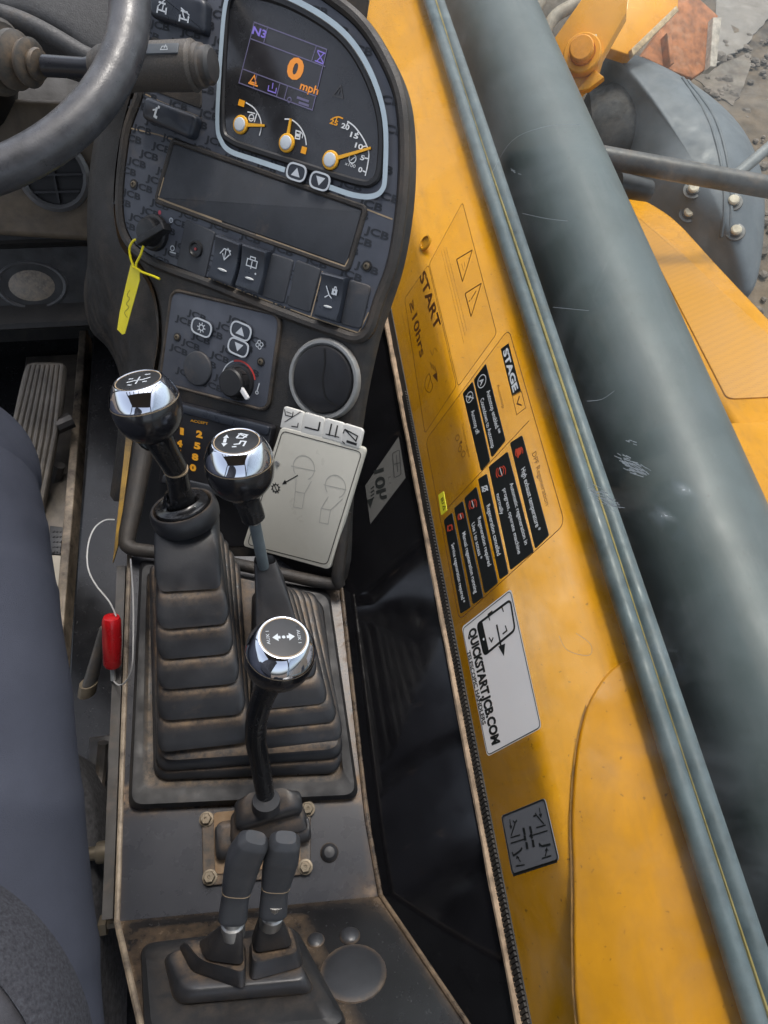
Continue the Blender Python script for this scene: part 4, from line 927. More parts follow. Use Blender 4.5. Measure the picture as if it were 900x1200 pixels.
CP = Plane(W(60, 10, .70), V((-.1, -.55, .83)), (1, 0, 0))
edge = [(-160, -90), (170, -90), (172, -20), (150, 40), (128, 66), (100, 62), (70, 40), (35, 22), (0, 14), (-60, 8), (-160, 10)]
m = MB(); m.slab(CP, curve2(CP, edge), -.12, 0, .012); m.build('column_cover', COLM, sc)
m = MB(); m.tube([CP.at(q, .0) for q in [(-60, 12), (-10, 14), (20, 22), (45, 33), (70, 47), (95, 62), (112, 70)]], .0085, n=14, smooth=4); m.build('rolled_edge', COLM, sc)
m = MB(); a_ = W(40, 110, .72); m.tube([W(-60, 30, .76), W(-60, 150, .90)], [.07, .075], n=24); m.build('column_tube', flat('column_black', (.008, .008, .008), .6), sc)
sk_ = thing('column_stalk', 'ribbed stalk with rubber gaiter and round end button behind the steering wheel', 'stalk', W(60, 78, .60))
g0, g1 = W(-6, 66, .61), W(58, 78, .60); ga = (g1 - g0).normalized(); gl = (g1 - g0).length; k_ = .61 / F
pr = []
for x, r in ((-30, 40), (10, 40), (14, 36), (15, 24), (18, 20), (24, 31), (31, 31), (36, 24), (39, 17), (44, 24), (50, 26), (53, 22), (54, 15), (58, 17), (62, 16), (63, 12), (64, 9)): pr.append((r * k_, x * k_))
m = MB(); m.lathe(g0, ga, pr, n=28, d=[.2 if r > 25 else .8 for r in [p[0] / k_ for p in pr]]); m.build('gaiter', mat('gaiter_rubber', (.075, .074, .070), .5, dust=.35, dscale=30, var=.2), sk_)
m = MB(); m.tube([g1 - ga * .004, W(100, 80, .595), W(120, 80, .592)], [11.5 * k_, 11 * k_, 14 * k_], n=20); m.build('stalk_rod', PAINTBLK, sk_)
h0, h1 = W(112, 80, .592), W(230, 77, .575); ha = (h1 - h0).normalized(); hl_ = (h1 - h0).length; r_ = 25.5 * .58 / F
STK = mat('stalk_grip', (.085, .076, .066), .5, var=.45, vscale=20, stretch=(60, 8, 60), dust=.35, dscale=4, dustcol=(.13, .10, .07), bump=.5, bscale=40)
m = MB(); m.lathe(h0, ha, [(r_ * .75, 0), (r_ * .95, .008), (r_, .02), (r_ * 1.04, hl_ - .006), (r_ * 1.06, hl_ - .002), (r_ * .98, hl_), (r_ * .9, hl_ + .001), (r_ * .92, hl_ + .003), (r_ * .90, hl_ + .005)], n=40); m.build('stalk_grip', STK, sk_)
m = MB(); m.lathe(h1 + ha * .004, ha, [(r_ * .90, 0), (r_ * .90, .002), (r_ * .80, .0035), (r_ * .80, .0085), (r_ * .66, .011), (0, .0125)], n=32, d=[.8, .3, .5, 0, 0, 0]); m.build('end_button', mat('button_grey', (.06, .06, .06), .45, dust=.2), sk_)
up_ = (ROT @ V((0, 1, 0))); tc = -ray(190, 60).normalized(); un = (up_ * .50 + tc * .86); un = (un - ha * un.dot(ha)).normalized()
SP = Plane(h0 + un * r_ * 1.05, un, ha)
m = MB(); xa, xb = hl_ * .30, hl_ * .93; m.slab(SP, rrect([V((xa, -.0042)), V((xb, -.0042)), V((xb, .0042)), V((xa, .0042))], .001), -.002, .0008, .0003); ls = m.build('label_strip', mat('strip_grey', (.10, .112, .125), .4, var=.1), sk_)
m = MB(); hh = .001
m.stroke(SP, [V((hl_ * .62, -.004)), V((hl_ * .62, .004))], .0006, hh); cx = hl_ * .80
m.stroke(SP, [V((cx - .003, -.0015)), V((cx + .003, -.0015)), V((cx + .002, .0015)), V((cx - .002, .0015))], .0005, hh, 0, True); m.stroke(SP, [V((cx, -.0005)), V((cx + .001, .0028))], .0005, hh); m.stroke(SP, [V((hl_ * .36, -.002)), V((hl_ * .36, .002))], .0008, hh)
m.build('strip_symbol', ICON, ls)

# ================================================================== RIGHT SIDE: panel, seal, window
sp = thing('side_panel', 'glossy black side panel between the console and the window sill', 'panel', (.08, .2, .38))
xr = HZ(415, 800, ZC).x; prf = [(xr - .004, ZC - .06), (xr - .002, ZC - .012), (SILL.x - .005, SILL.z - .006), (SILL.x - .002, SILL.z - .003), (SILL.x + .02, SILL.z - .08)]
ys = [-.5, -.2, 0, .1, .2, .3, .4, .5, .7, 1.0]
m = MB(); m.loft([[V((x, y, z)) for x, z in prf] for y in ys], True, True); m.build('panel_sheet', GLOSSBLK, sp, angle=25)
m = MB(); m.slab(Plane(W(418, -10, .92), -ray(418, -10), ROT @ V((1, 0, 0))), [Plane(W(418, -10, .92), -ray(418, -10), ROT @ V((1, 0, 0))).loc(p) for p in [(360, 30), (430, 22), (444, -70), (340, -70)]], -.05, 0, .004)
m.build('windscreen_pillar', mat('pillar_plastic', (.10, .085, .07), .6, dust=.4, dscale=10), None, label='grey brown front window post behind the top corner of the dashboard', cat_='post')

win = thing('side_window', 'scratched side window in front of the yellow bodywork, set in a ribbed seal', 'window', (SILL.x, .3, SILL.z))
GLASS = bpy.data.materials.new('window_glass'); GLASS.use_nodes = True
t = GLASS.node_tree; N = t.nodes; N.clear(); Lk = t.links.new
o_ = N.new('ShaderNodeOutputMaterial'); tr_ = N.new('ShaderNodeBsdfTransparent'); tr_.inputs[0].default_value = (.89, .915, .905, 1)
gl_ = N.new('ShaderNodeBsdfGlossy'); gl_.inputs['Roughness'].default_value = .03; gl_.inputs[0].default_value = (.9, .95, 1, 1)
lw_ = N.new('ShaderNodeLayerWeight'); lw_.inputs[0].default_value = .5
pw_ = N.new('ShaderNodeMath'); pw_.operation = 'POWER'; Lk(lw_.outputs['Facing'], pw_.inputs[0]); pw_.inputs[1].default_value = 5.
fr_ = N.new('ShaderNodeMath'); fr_.operation = 'MULTIPLY_ADD'; Lk(pw_.outputs[0], fr_.inputs[0]); fr_.inputs[1].default_value = .7; fr_.inputs[2].default_value = .020
mx = N.new('ShaderNodeMixShader'); Lk(fr_.outputs[0], mx.inputs[0]); Lk(tr_.outputs[0], mx.inputs[1]); Lk(gl_.outputs[0], mx.inputs[2])
df = N.new('ShaderNodeBsdfDiffuse'); df.inputs[0].default_value = (.55, .58, .6, 1)
ge = N.new('ShaderNodeNewGeometry'); n1 = N.new('ShaderNodeTexNoise'); n1.inputs['Scale'].default_value = 9; n1.inputs['Detail'].default_value = 7; n1.inputs['Roughness'].default_value = .65; n1.inputs['Distortion'].default_value = 1.2; Lk(ge.outputs['Position'], n1.inputs['Vector'])
mr = N.new('ShaderNodeMapRange'); Lk(n1.outputs[0], mr.inputs[0]); mr.inputs[1].default_value = .45; mr.inputs[2].default_value = .85; mr.inputs[3].default_value = .004; mr.inputs[4].default_value = .10
m2 = N.new('ShaderNodeMixShader'); Lk(mr.outputs[0], m2.inputs[0]); Lk(mx.outputs[0], m2.inputs[1]); Lk(df.outputs[0], m2.inputs[2]); Lk(m2.outputs[0], o_.inputs[0])
m = MB(); m.slab(G, [V((-1.1, .0)), V((.7, .0)), V((.7, 1.1)), V((-1.1, 1.1))], -.004, 0); m.build('glass_pane', GLASS, win)
m = MB(); tp = [G.pt((-1.0 + .02 * i, .001), .0028) + V((0, 0, random.uniform(-.0005, .0005))) for i in range(86)]
m.tube(tp, [.0030 + random.uniform(-.0004, .0004) for _ in tp], n=8); m.build('seal_bead', mat('seal_tan', (.33, .24, .16), .8, var=.5, vscale=90, dust=.4, dscale=60, dustcol=(.10, .08, .06)), win)
m = MB()
for i in range(330):
    u_ = -.45 + i * .0033; m.box(G.pt((u_, .0078), .0016), G.u * .0011 + G.v * .0004, G.v * .0036, G.n * .0016)
m.slab(G, [V((-1., .003)), V((.7, .003)), V((.7, .0118)), V((-1., .0118))], .0, .0012); m.build('seal_ribs', mat('seal_rib', (.022, .019, .016), .7, var=.4, dust=.3, dscale=50, dustcol=(.10, .07, .04)), win)
# scuffs where something has rubbed the pane
random.seed(3); m = MB()
SCUF = mat('scuff_white', (.34, .38, .40), .7, var=.2)
for c, n_, s_ in (((738, 545), 60, 1.), ((705, 582), 46, 1.), ((601, 200), 6, .4), ((735, 515), 5, .5)):
    for k in range(n_):
        x = c[0] + random.gauss(0, 9 * s_); y = c[1] + (x - c[0]) * .55 + random.gauss(0, 4 * s_); l = random.uniform(3, 12) * s_; an = random.gauss(.45, .15)
        m.stroke(G, G.L([(x, y), (x + l * math.cos(an), y + l * math.sin(an))], .0004), random.uniform(.3, .8) * PXG, .0004)
for pts in ([(612, 250), (640, 256), (665, 259)], [(575, 205), (600, 165), (640, 148), (680, 146)], [(648, 360), (690, 364)], [(688, 470), (705, 468), (720, 458)], [(655, 745), (665, 762), (690, 768), (692, 755), (675, 742)]):
    m.stroke(G, cat(G.L(pts, .0004), 6), .35 * PXG, .0004)
m.build('glass_scuff', SCUF, win)

# ---------------- stickers on the pane (clear film, black print)
FILM = bpy.data.materials.new('clear_film'); FILM.use_nodes = True
t = FILM.node_tree; N = t.nodes; N.clear(); Lk = t.links.new
o_ = N.new('ShaderNodeOutputMaterial'); a1 = N.new('ShaderNodeBsdfTransparent'); a1.inputs[0].default_value = (.95, .94, .91, 1); a2 = N.new('ShaderNodeBsdfGlossy'); a2.inputs['Roughness'].default_value = .25; mx = N.new('ShaderNodeMixShader'); mx.inputs[0].default_value = .03
Lk(a1.outputs[0], mx.inputs[1]); Lk(a2.outputs[0], mx.inputs[2]); Lk(mx.outputs[0], o_.inputs[0])
BRN = flat('brown_print', (.10, .035, .008), .5); BLK = flat('sticker_black', (.010, .012, .012), .4); WTX = flat('sticker_white', (.75, .77, .76), .5); REDT = flat('sticker_red', (.62, .07, .03), .5)
h1_ = .0006; h2_ = .0010; h3_ = .0013
gl = lambda ps, h=h1_: G.L(ps, h)
def film(name, lab, q, r=.006):
    o = thing(name, lab, 'sticker', G.at(q[0])); b = MB(); b.fill(G, rrect(gl(q, .0003), r), .0003); b.build('film', FILM, o)
    b = MB(); b.stroke(G, rrect(gl(q), r), .9 * PXG, h1_, 0, True); b.build('border', BRN, o); return o
def fineprint(mm, q0, q1, w0, rows, m=0, seed=1, dens=.7):
    """rows of print too small to read: broken fine strokes between two long edges"""
    rnd = random.Random(seed); A0, A1 = gl(q0); B0, B1 = gl(q1)
    for i in range(rows):
        t = (i + .5) / rows; a = A0.lerp(B0, t); b = A1.lerp(B1, t); L_ = (b - a).length; x = 0; end = L_ * rnd.uniform(.75, 1)
        while x < end:
            w_ = rnd.uniform(.0015, .0045)
            mm.stroke(G, [a + (b - a) * (x / L_), a + (b - a) * (min(end, x + w_) / L_)], w0, h1_, m); x += w_ + rnd.uniform(.0006, .0013)
s1 = film('warning_sticker', 'clear sticker with two warning triangles, topmost on the side window', [(542, 237), (582, 391), (537, 453), (503, 309)], .004)
m = MB()
for tr3 in ([(535, 304), (553.5, 293), (542, 330)], [(545, 344), (564, 332), (552, 371)]): m.stroke(G, rrect(gl(tr3), .001, 2), 1.7 * PXG, h1_, 0, True)
m.stroke(G, gl([(552, 351), (558, 341)]), 1.6 * PXG, h1_); m.stroke(G, gl([(549.5, 353.5), (550.8, 351.8)]), 1.6 * PXG, h1_); m.stroke(G, gl([(541, 309), (543, 317)]), .6 * PXG, h1_); m.stroke(G, gl([(544, 307), (545, 313)]), .6 * PXG, h1_)
fineprint(m, [(516, 296), (549, 432)], [(524, 288), (557, 420)], .45 * PXG, 3, 0, 4); m.build('warning_print', BRN, s1)
s2 = film('start_sticker', 'clear sticker reading START with hours and engine symbols, beside the dashboard edge', [(502, 310), (535, 452), (498, 508), (474, 350)], .004)
m = MB(); m.text(G, 'START', *gl([(491.5, 325), (510, 389)]), .0115, h1_, 0, .03); m.text(G, '\u226510hrs', *gl([(479.5, 357), (492.5, 420)]), .0105, h1_, 0, .02)
for k in range(3): m.stroke(G, gl([(504.5 + 2.4 * k, 425 + 2 * k), (506.5 + 2.4 * k, 432 + 2 * k)]), 1.4 * PXG, h1_)
m.fill(G, gl([(507, 440), (512, 436), (513, 448)]), h1_); m.stroke(G, cat(gl([(503, 438), (499, 444), (498, 454), (503, 460), (507, 453), (505, 446)]), 3, closed=True), 1.1 * PXG, h1_, 0, True); m.stroke(G, gl([(501, 456), (504, 444)]), 1 * PXG, h1_)
m.stroke(G, cat(gl([(504, 410), (507, 416), (509, 408), (513, 412)]), 4), .7 * PXG, h1_)
fineprint(m, [(470, 372), (482, 424)], [(476, 364), (485, 410)], .4 * PXG, 2, 0, 9); m.build('start_print', BRN, s2)
s3 = film('engine_sticker', 'large clear sticker with STAGE V heading and eight black text rows, mid window', [(596, 385), (662, 614), (538, 727), (499, 516)], .008)
m = MB()
m.stroke(G, gl([(620, 493), (521, 599)]), .9 * PXG, h1_); m.build('divider_line', BRN, s3)
def row(c4, lines, icon, side=0):
    q = rrect(gl(c4, h2_), .0016, 3); b = MB(); b.slab(G, q, .0003, h2_, .0); o = b.build('text_row', BLK, s3)
    TL, TR, BR_, BL_ = gl(c4, h3_)     # TL: forward lower, TR: forward upper, then aft upper, aft lower
    mm = MB(); n_ = len(lines); lenr = (BR_ - TR).length; hgt = (TR - TL).length
    def pos(s_, t): return TL.lerp(BL_, s_).lerp(TR.lerp(BR_, s_), t)
    for i, (tx, fr) in enumerate(lines):
        tt = 1 - (i + .5) / n_ if n_ > 1 else .5; size = min(.0052, hgt * .42 / n_ * 1.25)
        a = pos(.30, tt); b_ = pos(.30 + fr, tt); dn = (TL - TR).normalized() * size * .5
        mm.text(G, tx, a + dn, b_ + dn, size, h3_, 0, .01)
    c = pos(.13, .5); rr_ = min(hgt * .30, .0062)
    if icon == 'a':
        mm.stroke(G, circ(c, rr_, 16), .0008, h3_, 0, True); mm.text(G, 'A', c + V((-rr_ * .5, -rr_ * .5)), c + V((rr_ * .5, -rr_ * .5)), rr_ * 1.0, h3_, 0, .02)
        if n_ == 1: mm.stroke(G, [c + V((-rr_, -rr_)), c + V((rr_, rr_))], .0009, h3_)
    else:
        k_ = 1 if icon[0] == 'r' else 0
        mm.stroke(G, circ(c, rr_ * .62, 12), .0008, h3_, k_, True); mm.stroke(G, circ(c + V((rr_ * .2, 0)), rr_ * .95, 10, .8, 2.4, False), .0009, h3_, k_); mm.stroke(G, circ(c, rr_ * .95, 10, 3.6, 5.2, False), .0009, h3_, k_)
        if icon[1] == 'x': mm.stroke(G, [c + V((-rr_, -rr_)), c + V((rr_, rr_))], .001, h3_)
        if icon[1] == 't': mm.fill(G, [c + V((-rr_, -rr_ * .7)), c + V((rr_, -rr_ * .7)), c + V((0, rr_))], h3_, 1)
        if icon[1] == 'o': mm.stroke(G, [c + V((-rr_ * .7, 0)), c + V((rr_ * .7, .0005))], .0009, h3_, 0)
    mm.build('row_print', [WTX, REDT], o)
row([(555, 445), (569, 426), (592, 516), (576, 536)], [('Autostop enabled **', .56), ('Countdown to Autostop', .62)], 'a')
row([(542, 461), (553.6, 447), (574, 540), (563.5, 552)], [('Autostop off', .30)], 'a')
row([(597.5, 519), (611.6, 510), (643, 627), (627, 643)], [('High exhaust temperature *', .60)], 'rt')
row([(572.5, 547), (594.6, 529), (625, 646.5), (598, 668)], [('Automatic regeneration in', .60), ('progress, operate machine', .63), ('normally', .20)], 'ro')
row([(560, 561.5), (570, 555), (595.5, 672), (585.6, 679)], [('Regeneration cancelled', .50)], 'wx')
row([(544, 584), (558, 570), (583, 683), (568, 695.5)], [('Regeneration required', .50), ('Use i to access *', .38)], 'ro')
row([(532, 595.5), (542, 587), (566, 700), (554, 708)], [('Manual regeneration running', .62)], 'ro')
row([(520, 609.6), (529.5, 600.5), (551, 711.6), (539.4, 719)], [('Service regeneration required *', .62)], 'rr')
m = MB(); q = gl([(586.7, 409), (596, 402), (610.5, 458), (600, 464)], h2_); m.fill(G, q, h2_); hb = m.build('heading_box', BLK, s3)
m = MB(); a, b_, c, d_ = gl([(588.5, 411.5), (597, 405), (610, 455), (600.5, 461)], h3_)
m.text(G, 'STAGE', a.lerp(b_, .08).lerp(d_, .02), d_.lerp(c, .12), (b_ - a).length * .68, h3_, 0, .04); m.build('heading_text', WTX, hb)
m = MB(); q = gl([(600.5, 464.5), (611, 458.5), (616, 478), (605.5, 486)]); m.stroke(G, q, .8 * PXG, h1_, 0, True); a, b_, c, d_ = q; m.text(G, 'V', a.lerp(d_, .25).lerp(b_, .22), a.lerp(d_, .75).lerp(c, .22), (b_ - a).length * .5, h1_)
m.build('heading_frame', BRN, s3); m = MB(); m.text(G, 'Autostop', *gl([(582, 452), (589, 479)]), .0036, h1_); m.text(G, 'DPF Regeneration', *gl([(623.5, 532), (639.5, 593)]), .0050, h1_)
m.build('heading_print', BRN, s3); m = MB(); m.text(G, 'To restart engine', *gl([(540.5, 497), (549, 536)]), .0030, h1_)
for c in ((536, 513), (539, 526), (543, 532)): m.stroke(G, circ(gl([c])[0], .0028, 10), .0006, h1_, 0, True)
m.text(G, '!', *gl([(538, 519), (539, 522)]), .004, h1_); m.build('restart_print', BRN, s3)
s4 = thing('language_label', 'tiny bright yellow label with warning triangle on the lower window edge', 'label', G.at((517, 590)))
m = MB(); m.slab(G, rrect(gl([(513.5, 580), (519.5, 575.5), (523.5, 598), (517, 604)], h2_), .001), .0003, h2_); m.build('label_sheet', mat('lime_label', (.72, .66, .03), .5, var=.05), s4)
m = MB(); a, b_ = gl([(516.5, 585), (520, 598)], h3_); m.text(G, 'EU', a, a.lerp(b_, .5), .004, h3_, 0, .02); c = a.lerp(b_, .82) + V((0, .002)); m.stroke(G, [c + V((-.002, -.002)), c + V((.002, -.002)), c + V((0, .002))], .0006, h3_, 0, True); m.build('label_print', BLK, s4)
# white sticker (the square code on it is left blank)
WQ = [(541, 735), (599, 689.5), (635, 853), (571, 887)]
s5 = thing('white_sticker', 'white rectangular sticker with black tablet symbol and web address on the window', 'sticker', G.at((587, 790)))
m = MB(); m.slab(G, rrect(gl(WQ, h2_), .004), .0003, h2_, .0); m = MB(); m.fill(G, rrect(gl(WQ, h2_), .004), h2_)
WS = mat('sticker_sheet', (.82, .81, .82), .4, var=.03); t = WS.node_tree; N = t.nodes; tl = N.new('ShaderNodeBsdfTranslucent'); tl.inputs[0].default_value = (.8, .8, .8, 1); mx = N.new('ShaderNodeMixShader'); mx.inputs[0].default_value = .45
t.links.new(N['Principled BSDF'].outputs[0], mx.inputs[1]); t.links.new(tl.outputs[0], mx.inputs[2]); t.links.new(mx.outputs[0], N['Material Output'].inputs[0])
m.build('sticker_sheet', WS, s5)
m = MB(); m.stroke(G, rrect(gl([(542, 737), (598, 692), (633.5, 852), (571.5, 885)], h3_), .004), 1.0 * PXG, h3_, 0, True)
m.text(G, 'QUICKSTART.JCB.COM', *gl([(549, 739), (577, 873.5)], h3_), .0105, h3_, 0, .05); m.text(G, 'TELESCOPIC HANDLERS', *gl([(547, 764), (565.5, 850)], h3_), .0050, h3_, 0, .03)
a, b_, c, d_ = gl([(559, 732), (598, 703), (603.5, 738), (567.5, 768)], h3_)
m.stroke(G, rrect([a, b_, c, d_], .004), 2.6 * PXG, h3_, 0, True); m.fill(G, rrect([a, a.lerp(b_, .16), d_.lerp(c, .16), d_], .002, 3), h3_); 
for px4 in ([(574, 727), (572, 720), (577, 716)], [(584, 714), (588, 711), (590, 717)], [(592, 733), (594, 739), (589, 743)], [(578, 747), (576, 752), (573, 747)]): m.stroke(G, gl(px4, h3_), 1.7 * PXG, h3_)
m.stroke(G, gl([(582, 732), (587, 757)], h3_), 2.6 * PXG, h3_); m.fill(G, gl([(584, 757.5), (592, 754), (590.5, 769)], h3_), h3_)
m.build('sticker_print', BLK, s5)
m = MB(); m.fill(G, circ(a.lerp(d_, .6).lerp(b_, .09), .0011, 10), .0015); m.build('tablet_button', WTX, s5)
# grey joystick sticker
s6 = thing('grey_sticker', 'grey square sticker with black lever direction symbols, lowest on the window', 'sticker', G.at((621, 980)))
m = MB(); GQ = [(587, 956), (638, 935), (655, 1008), (600, 1026)]; m.slab(G, rrect(gl(GQ, h2_), .003), .0003, h2_); m.build('sticker_sheet', mat('sticker_grey', (.12, .123, .13), .45, var=.06), s6)
m = MB(); m.stroke(G, rrect(gl([(588, 957), (637.5, 936.5), (654, 1007.5), (601, 1024.5)], h3_), .003), 1.3 * PXG, h3_, 0, True)
m.stroke(G, gl([(653, 1009), (601, 1026)], h3_), 2.2 * PXG, h3_)
q_ = lambda x, y: (520 + x / 3, 660 + y / 3)
for ps, wd in (([(235, 985), (290, 968)], 1.0), ([(300, 960), (365, 940)], 1.0), ([(280, 930), (285, 955)], 3), ([(303, 925), (308, 950)], 3), ([(284, 957), (287, 975)], 3), ([(306, 952), (310, 968)], 3), ([(290, 980), (294, 1005)], 3), ([(312, 972), (316, 998)], 3),
               ([(235, 965), (268, 955)], 1), ([(237, 958), (252, 910), (257, 903)], 1.2), ([(250, 912), (243, 905)], 1.2), ([(232, 900), (236, 930)], 1), ([(232, 922), (236, 932), (240, 922)], 1),
               ([(325, 930), (358, 920)], 1), ([(352, 917), (325, 885), (315, 890)], 1.3), ([(325, 885), (322, 878)], 1.2), ([(336, 860), (341, 890)], 1), ([(336, 882), (341, 892), (345, 880)], 1),
               ([(240, 1015), (245, 1028), (270, 1010), (275, 1000)], 1.6), ([(270, 1050), (258, 1032)], 1), ([(256, 1040), (257, 1030), (265, 1036)], 1), ([(253, 1065), (285, 1060)], 1),
               ([(335, 985), (345, 995), (375, 988)], 1.6), ([(338, 997), (335, 985)], 1.2), ([(357, 1030), (362, 1005)], 1), ([(357, 1012), (362, 1002), (367, 1012)], 1), ([(345, 1038), (378, 1028)], 1)):
    m.stroke(G, gl([q_(*p) for p in ps], h3_), wd * PXG * 1.1, h3_)
m.build('sticker_print', BLK, s6)
# reflection of a window sticker, painted as a flat pale shape on the glossy panel
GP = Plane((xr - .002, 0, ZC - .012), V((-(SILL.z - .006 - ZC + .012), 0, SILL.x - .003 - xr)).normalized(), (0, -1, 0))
s7 = thing('painted_reflection', 'pale grey painted reflection of a window sticker with upside down 10h and arrow on the glossy black panel', 'sticker', GP.at((450, 565)))
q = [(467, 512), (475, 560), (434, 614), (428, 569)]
m = MB(); m.slab(GP, GP.L(q, .0006), .0002, .0006); m.build('sticker_sheet', mat('reflection_grey', (.085, .085, .082), .4, var=.05), s7)  # pale shape of the painted reflection, no real sticker sheet
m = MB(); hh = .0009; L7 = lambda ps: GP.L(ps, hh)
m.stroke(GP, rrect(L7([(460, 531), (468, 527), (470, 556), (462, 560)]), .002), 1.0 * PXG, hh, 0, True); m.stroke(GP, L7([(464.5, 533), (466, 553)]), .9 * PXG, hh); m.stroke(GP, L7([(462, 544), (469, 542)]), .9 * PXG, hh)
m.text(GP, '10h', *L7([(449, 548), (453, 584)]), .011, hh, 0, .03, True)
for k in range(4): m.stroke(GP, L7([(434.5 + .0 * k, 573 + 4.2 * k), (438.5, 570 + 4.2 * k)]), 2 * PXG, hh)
m.fill(GP, L7([(430, 586), (438, 583), (434, 596)]), hh); m.build('sticker_print', BLK, s7)  # mirrored print, part of the painted reflection

# ================================================================== OUTSIDE: bodywork, hoses, boom
def KX(px600, z): r = ray(px600, 600); return r.x / -r.z * (1 - z)
ZD = .12; xf = KX(567, ZD); xh = KX(704, .15)
bd = thing('yellow_bodywork', 'yellow chassis cover outside the window with folded edge and faint raised hatch', 'bodywork', (xf + .1, .5, ZD))
ys = [-1.2, -.6, -.3, 0, .3, .6, .9, 1.3, 1.8, 2.6]
pfl = [(xf - .14, -.75), (xf - .14, ZD - .205), (xf - .010, ZD - .0135), (xf - .006, ZD - .0078), (xf - .001, ZD - .0036), (xf + .005, ZD - .0010), (xf + .012, ZD), (xf + .10, ZD + .004), (xh - .012, ZD + .005), (xh - .006, ZD + .001), (xh - .006, ZD - .012), (xf + .03, ZD - .014), (xf + .03, -.75)]
m = MB(); m.loft([[V((x, y, z)) for x, z in pfl] for y in ys]); m.build('cover_sheet', YPAINT, bd, angle=40)
m = MB(); m.box((xf + .10, .5, ZD - .30), (.065, 0, 0), (0, 1.7, 0), (0, 0, .27)); m.build('added_dark_block', DARKSTEEL, bd)  # dark block added under the cover to cut yellow bounce light on the boom
DK = Plane((xf, 0, ZD + .002), (0, 0, 1), (1, 0, 0))
hp_ = curve2(DK, [(672, 1010), (672, 930), (679, 865), (692, 820), (714, 787), (738, 773), (752, 774), (764, 806), (814, 950), (860, 1080), (905, 1210), (820, 1320), (690, 1260)], .004)
m = MB(); m.slab(DK, hp_, .0, .0050, .003); m.build('raised_hatch', YPAINT2, bd, angle=50)
m = MB(); m.stroke(DK, offset(hp_ if area(hp_) > 0 else hp_[::-1], -.0008)[:], .0032, .0007, 0, True); m.build('hatch_dirt', mat('hatch_dirt', (.26, .125, .02), .8, var=.5, vscale=60), bd)
hole = V((xf, 0, 0)); r = ray(498, 285); _k = .130 / .1915; hp3 = CAM + r * ((xf - .010 + _k * (1.0 - (ZD - .0135))) / (r.x - _k * r.z))
m = MB(); m.lathe(hp3 + V((.002, 0, 0)), (-.826, 0, .564), [(.0145, 0), (.0140, .003), (.0115, .004), (.0100, .001)], n=24, u=(0, 0, 1)); m.build('drain_hole', YPAINT, bd)
for k, (px6, nm) in enumerate(((694.5, 'left of the pair alongside the boom'), (714, 'right of the pair alongside the boom'))):
    x = KX(px6, .15); h_ = thing('hydraulic_hose', 'long blue grey hydraulic hose, ' + nm, 'hose', (x, .5, .15), 'twin hoses beside the boom')
    m = MB(); m.tube([(x, y, .15 + .002 * math.sin(y * 5 + k)) for y in [-1.2 + .1 * i for i in range(46)]], .0128, n=20); m.build('hose_body', HOSE, h_)
    if k == 0: m = MB(); m.tube([(x + .0142, y, .155) for y in [-1.2 + .1 * i for i in range(46)]], .0030, n=8); m.build('stripe', mat('hose_stripe', (.33, .25, .07), .6, dust=.4, dscale=30, dustcol=(.14, .15, .13), var=.3), h_)
bm_ = thing('boom', 'thick dark blue grey telescopic boom running past the window', 'boom', (KX(800, -.1), .5, -.1))
bx, bz, bR = KX(806, -.1), -.1, .125
m = MB(); ys2 = [-1.6, -1, -.5, 0, .5, 1, 1.5, 2, 2.5, 3.0, 3.6]
R_ = []
for y in ys2:
    ring = []
    for k in range(40):
        a = 2 * math.pi * k / 40; c_, s_ = math.cos(a), math.sin(a); e = 2.1
        ring.append(V((bx + bR * math.copysign(abs(c_) ** (2 / e), c_), y, bz + bR * math.copysign(abs(s_) ** (2 / e), s_))))
    R_.append(ring)
m.loft(R_); m.build('boom_tube', BOOMP, bm_, angle=60)
xt = KX(895, bz + .05) + .004
m = MB(); m.box((xt, 1.0, bz + .0), (.004, 0, 0), (0, 2.6, 0), (0, 0, .05)); m.build('boom_edge', YPAINT, bm_)

# engine cover with perforated grille
EC = Plane(W(800, 330, 2.0), V((-.12, .30, .93)), (1, 0, 0))
ec = thing('engine_cover', 'curved yellow engine cover with perforated grille on the far side of the boom', 'engine cover', EC.at((850, 430)))
m = MB(); top_ = [(690, 222), (725, 224), (748, 229), (775, 243), (800, 262), (840, 305), (880, 347), (930, 398), (1010, 470)]
pc = cat(EC.L(top_), 5) + EC.L([(1150, 700), (945, 640)]); m.slab(EC, pc, -.35, 0, .02); m.build('cover_shell', YPAINT, ec, angle=50)
GRM = bpy.data.materials.new('perforated_yellow'); GRM.use_nodes = True
t = GRM.node_tree; N = t.nodes; Lk = t.links.new; b_ = N['Principled BSDF']; b_.inputs['Roughness'].default_value = .45
ge = N.new('ShaderNodeNewGeometry'); vo = N.new('ShaderNodeTexVoronoi'); vo.inputs['Scale'].default_value = 150; vo.inputs['Randomness'].default_value = .12; Lk(ge.outputs['Position'], vo.inputs['Vector'])
mr = N.new('ShaderNodeMapRange'); Lk(vo.outputs['Distance'], mr.inputs[0]); mr.inputs[1].default_value = .25; mr.inputs[2].default_value = .40
mi = N.new('ShaderNodeMix'); mi.data_type = 'RGBA'; Lk(mr.outputs[0], mi.inputs[0]); mi.inputs[6].default_value = (.40, .17, .0, 1); mi.inputs[7].default_value = (.54, .235, .0, 1); Lk(mi.outputs[2], b_.inputs['Base Color'])
m = MB(); m.slab(EC, rrect(EC.L([(738, 246), (786, 283), (835, 330), (915, 405), (960, 462), (852, 467)], .004), .02), -.004, .004, .002); m.build('grille', GRM, ec)
m = MB(); m.slab(EC, EC.L([(845, 492), (1000, 484), (1000, 700), (950, 680)], .02), 0, .012, .006); m.build('lower_cover', YPAINT, ec)
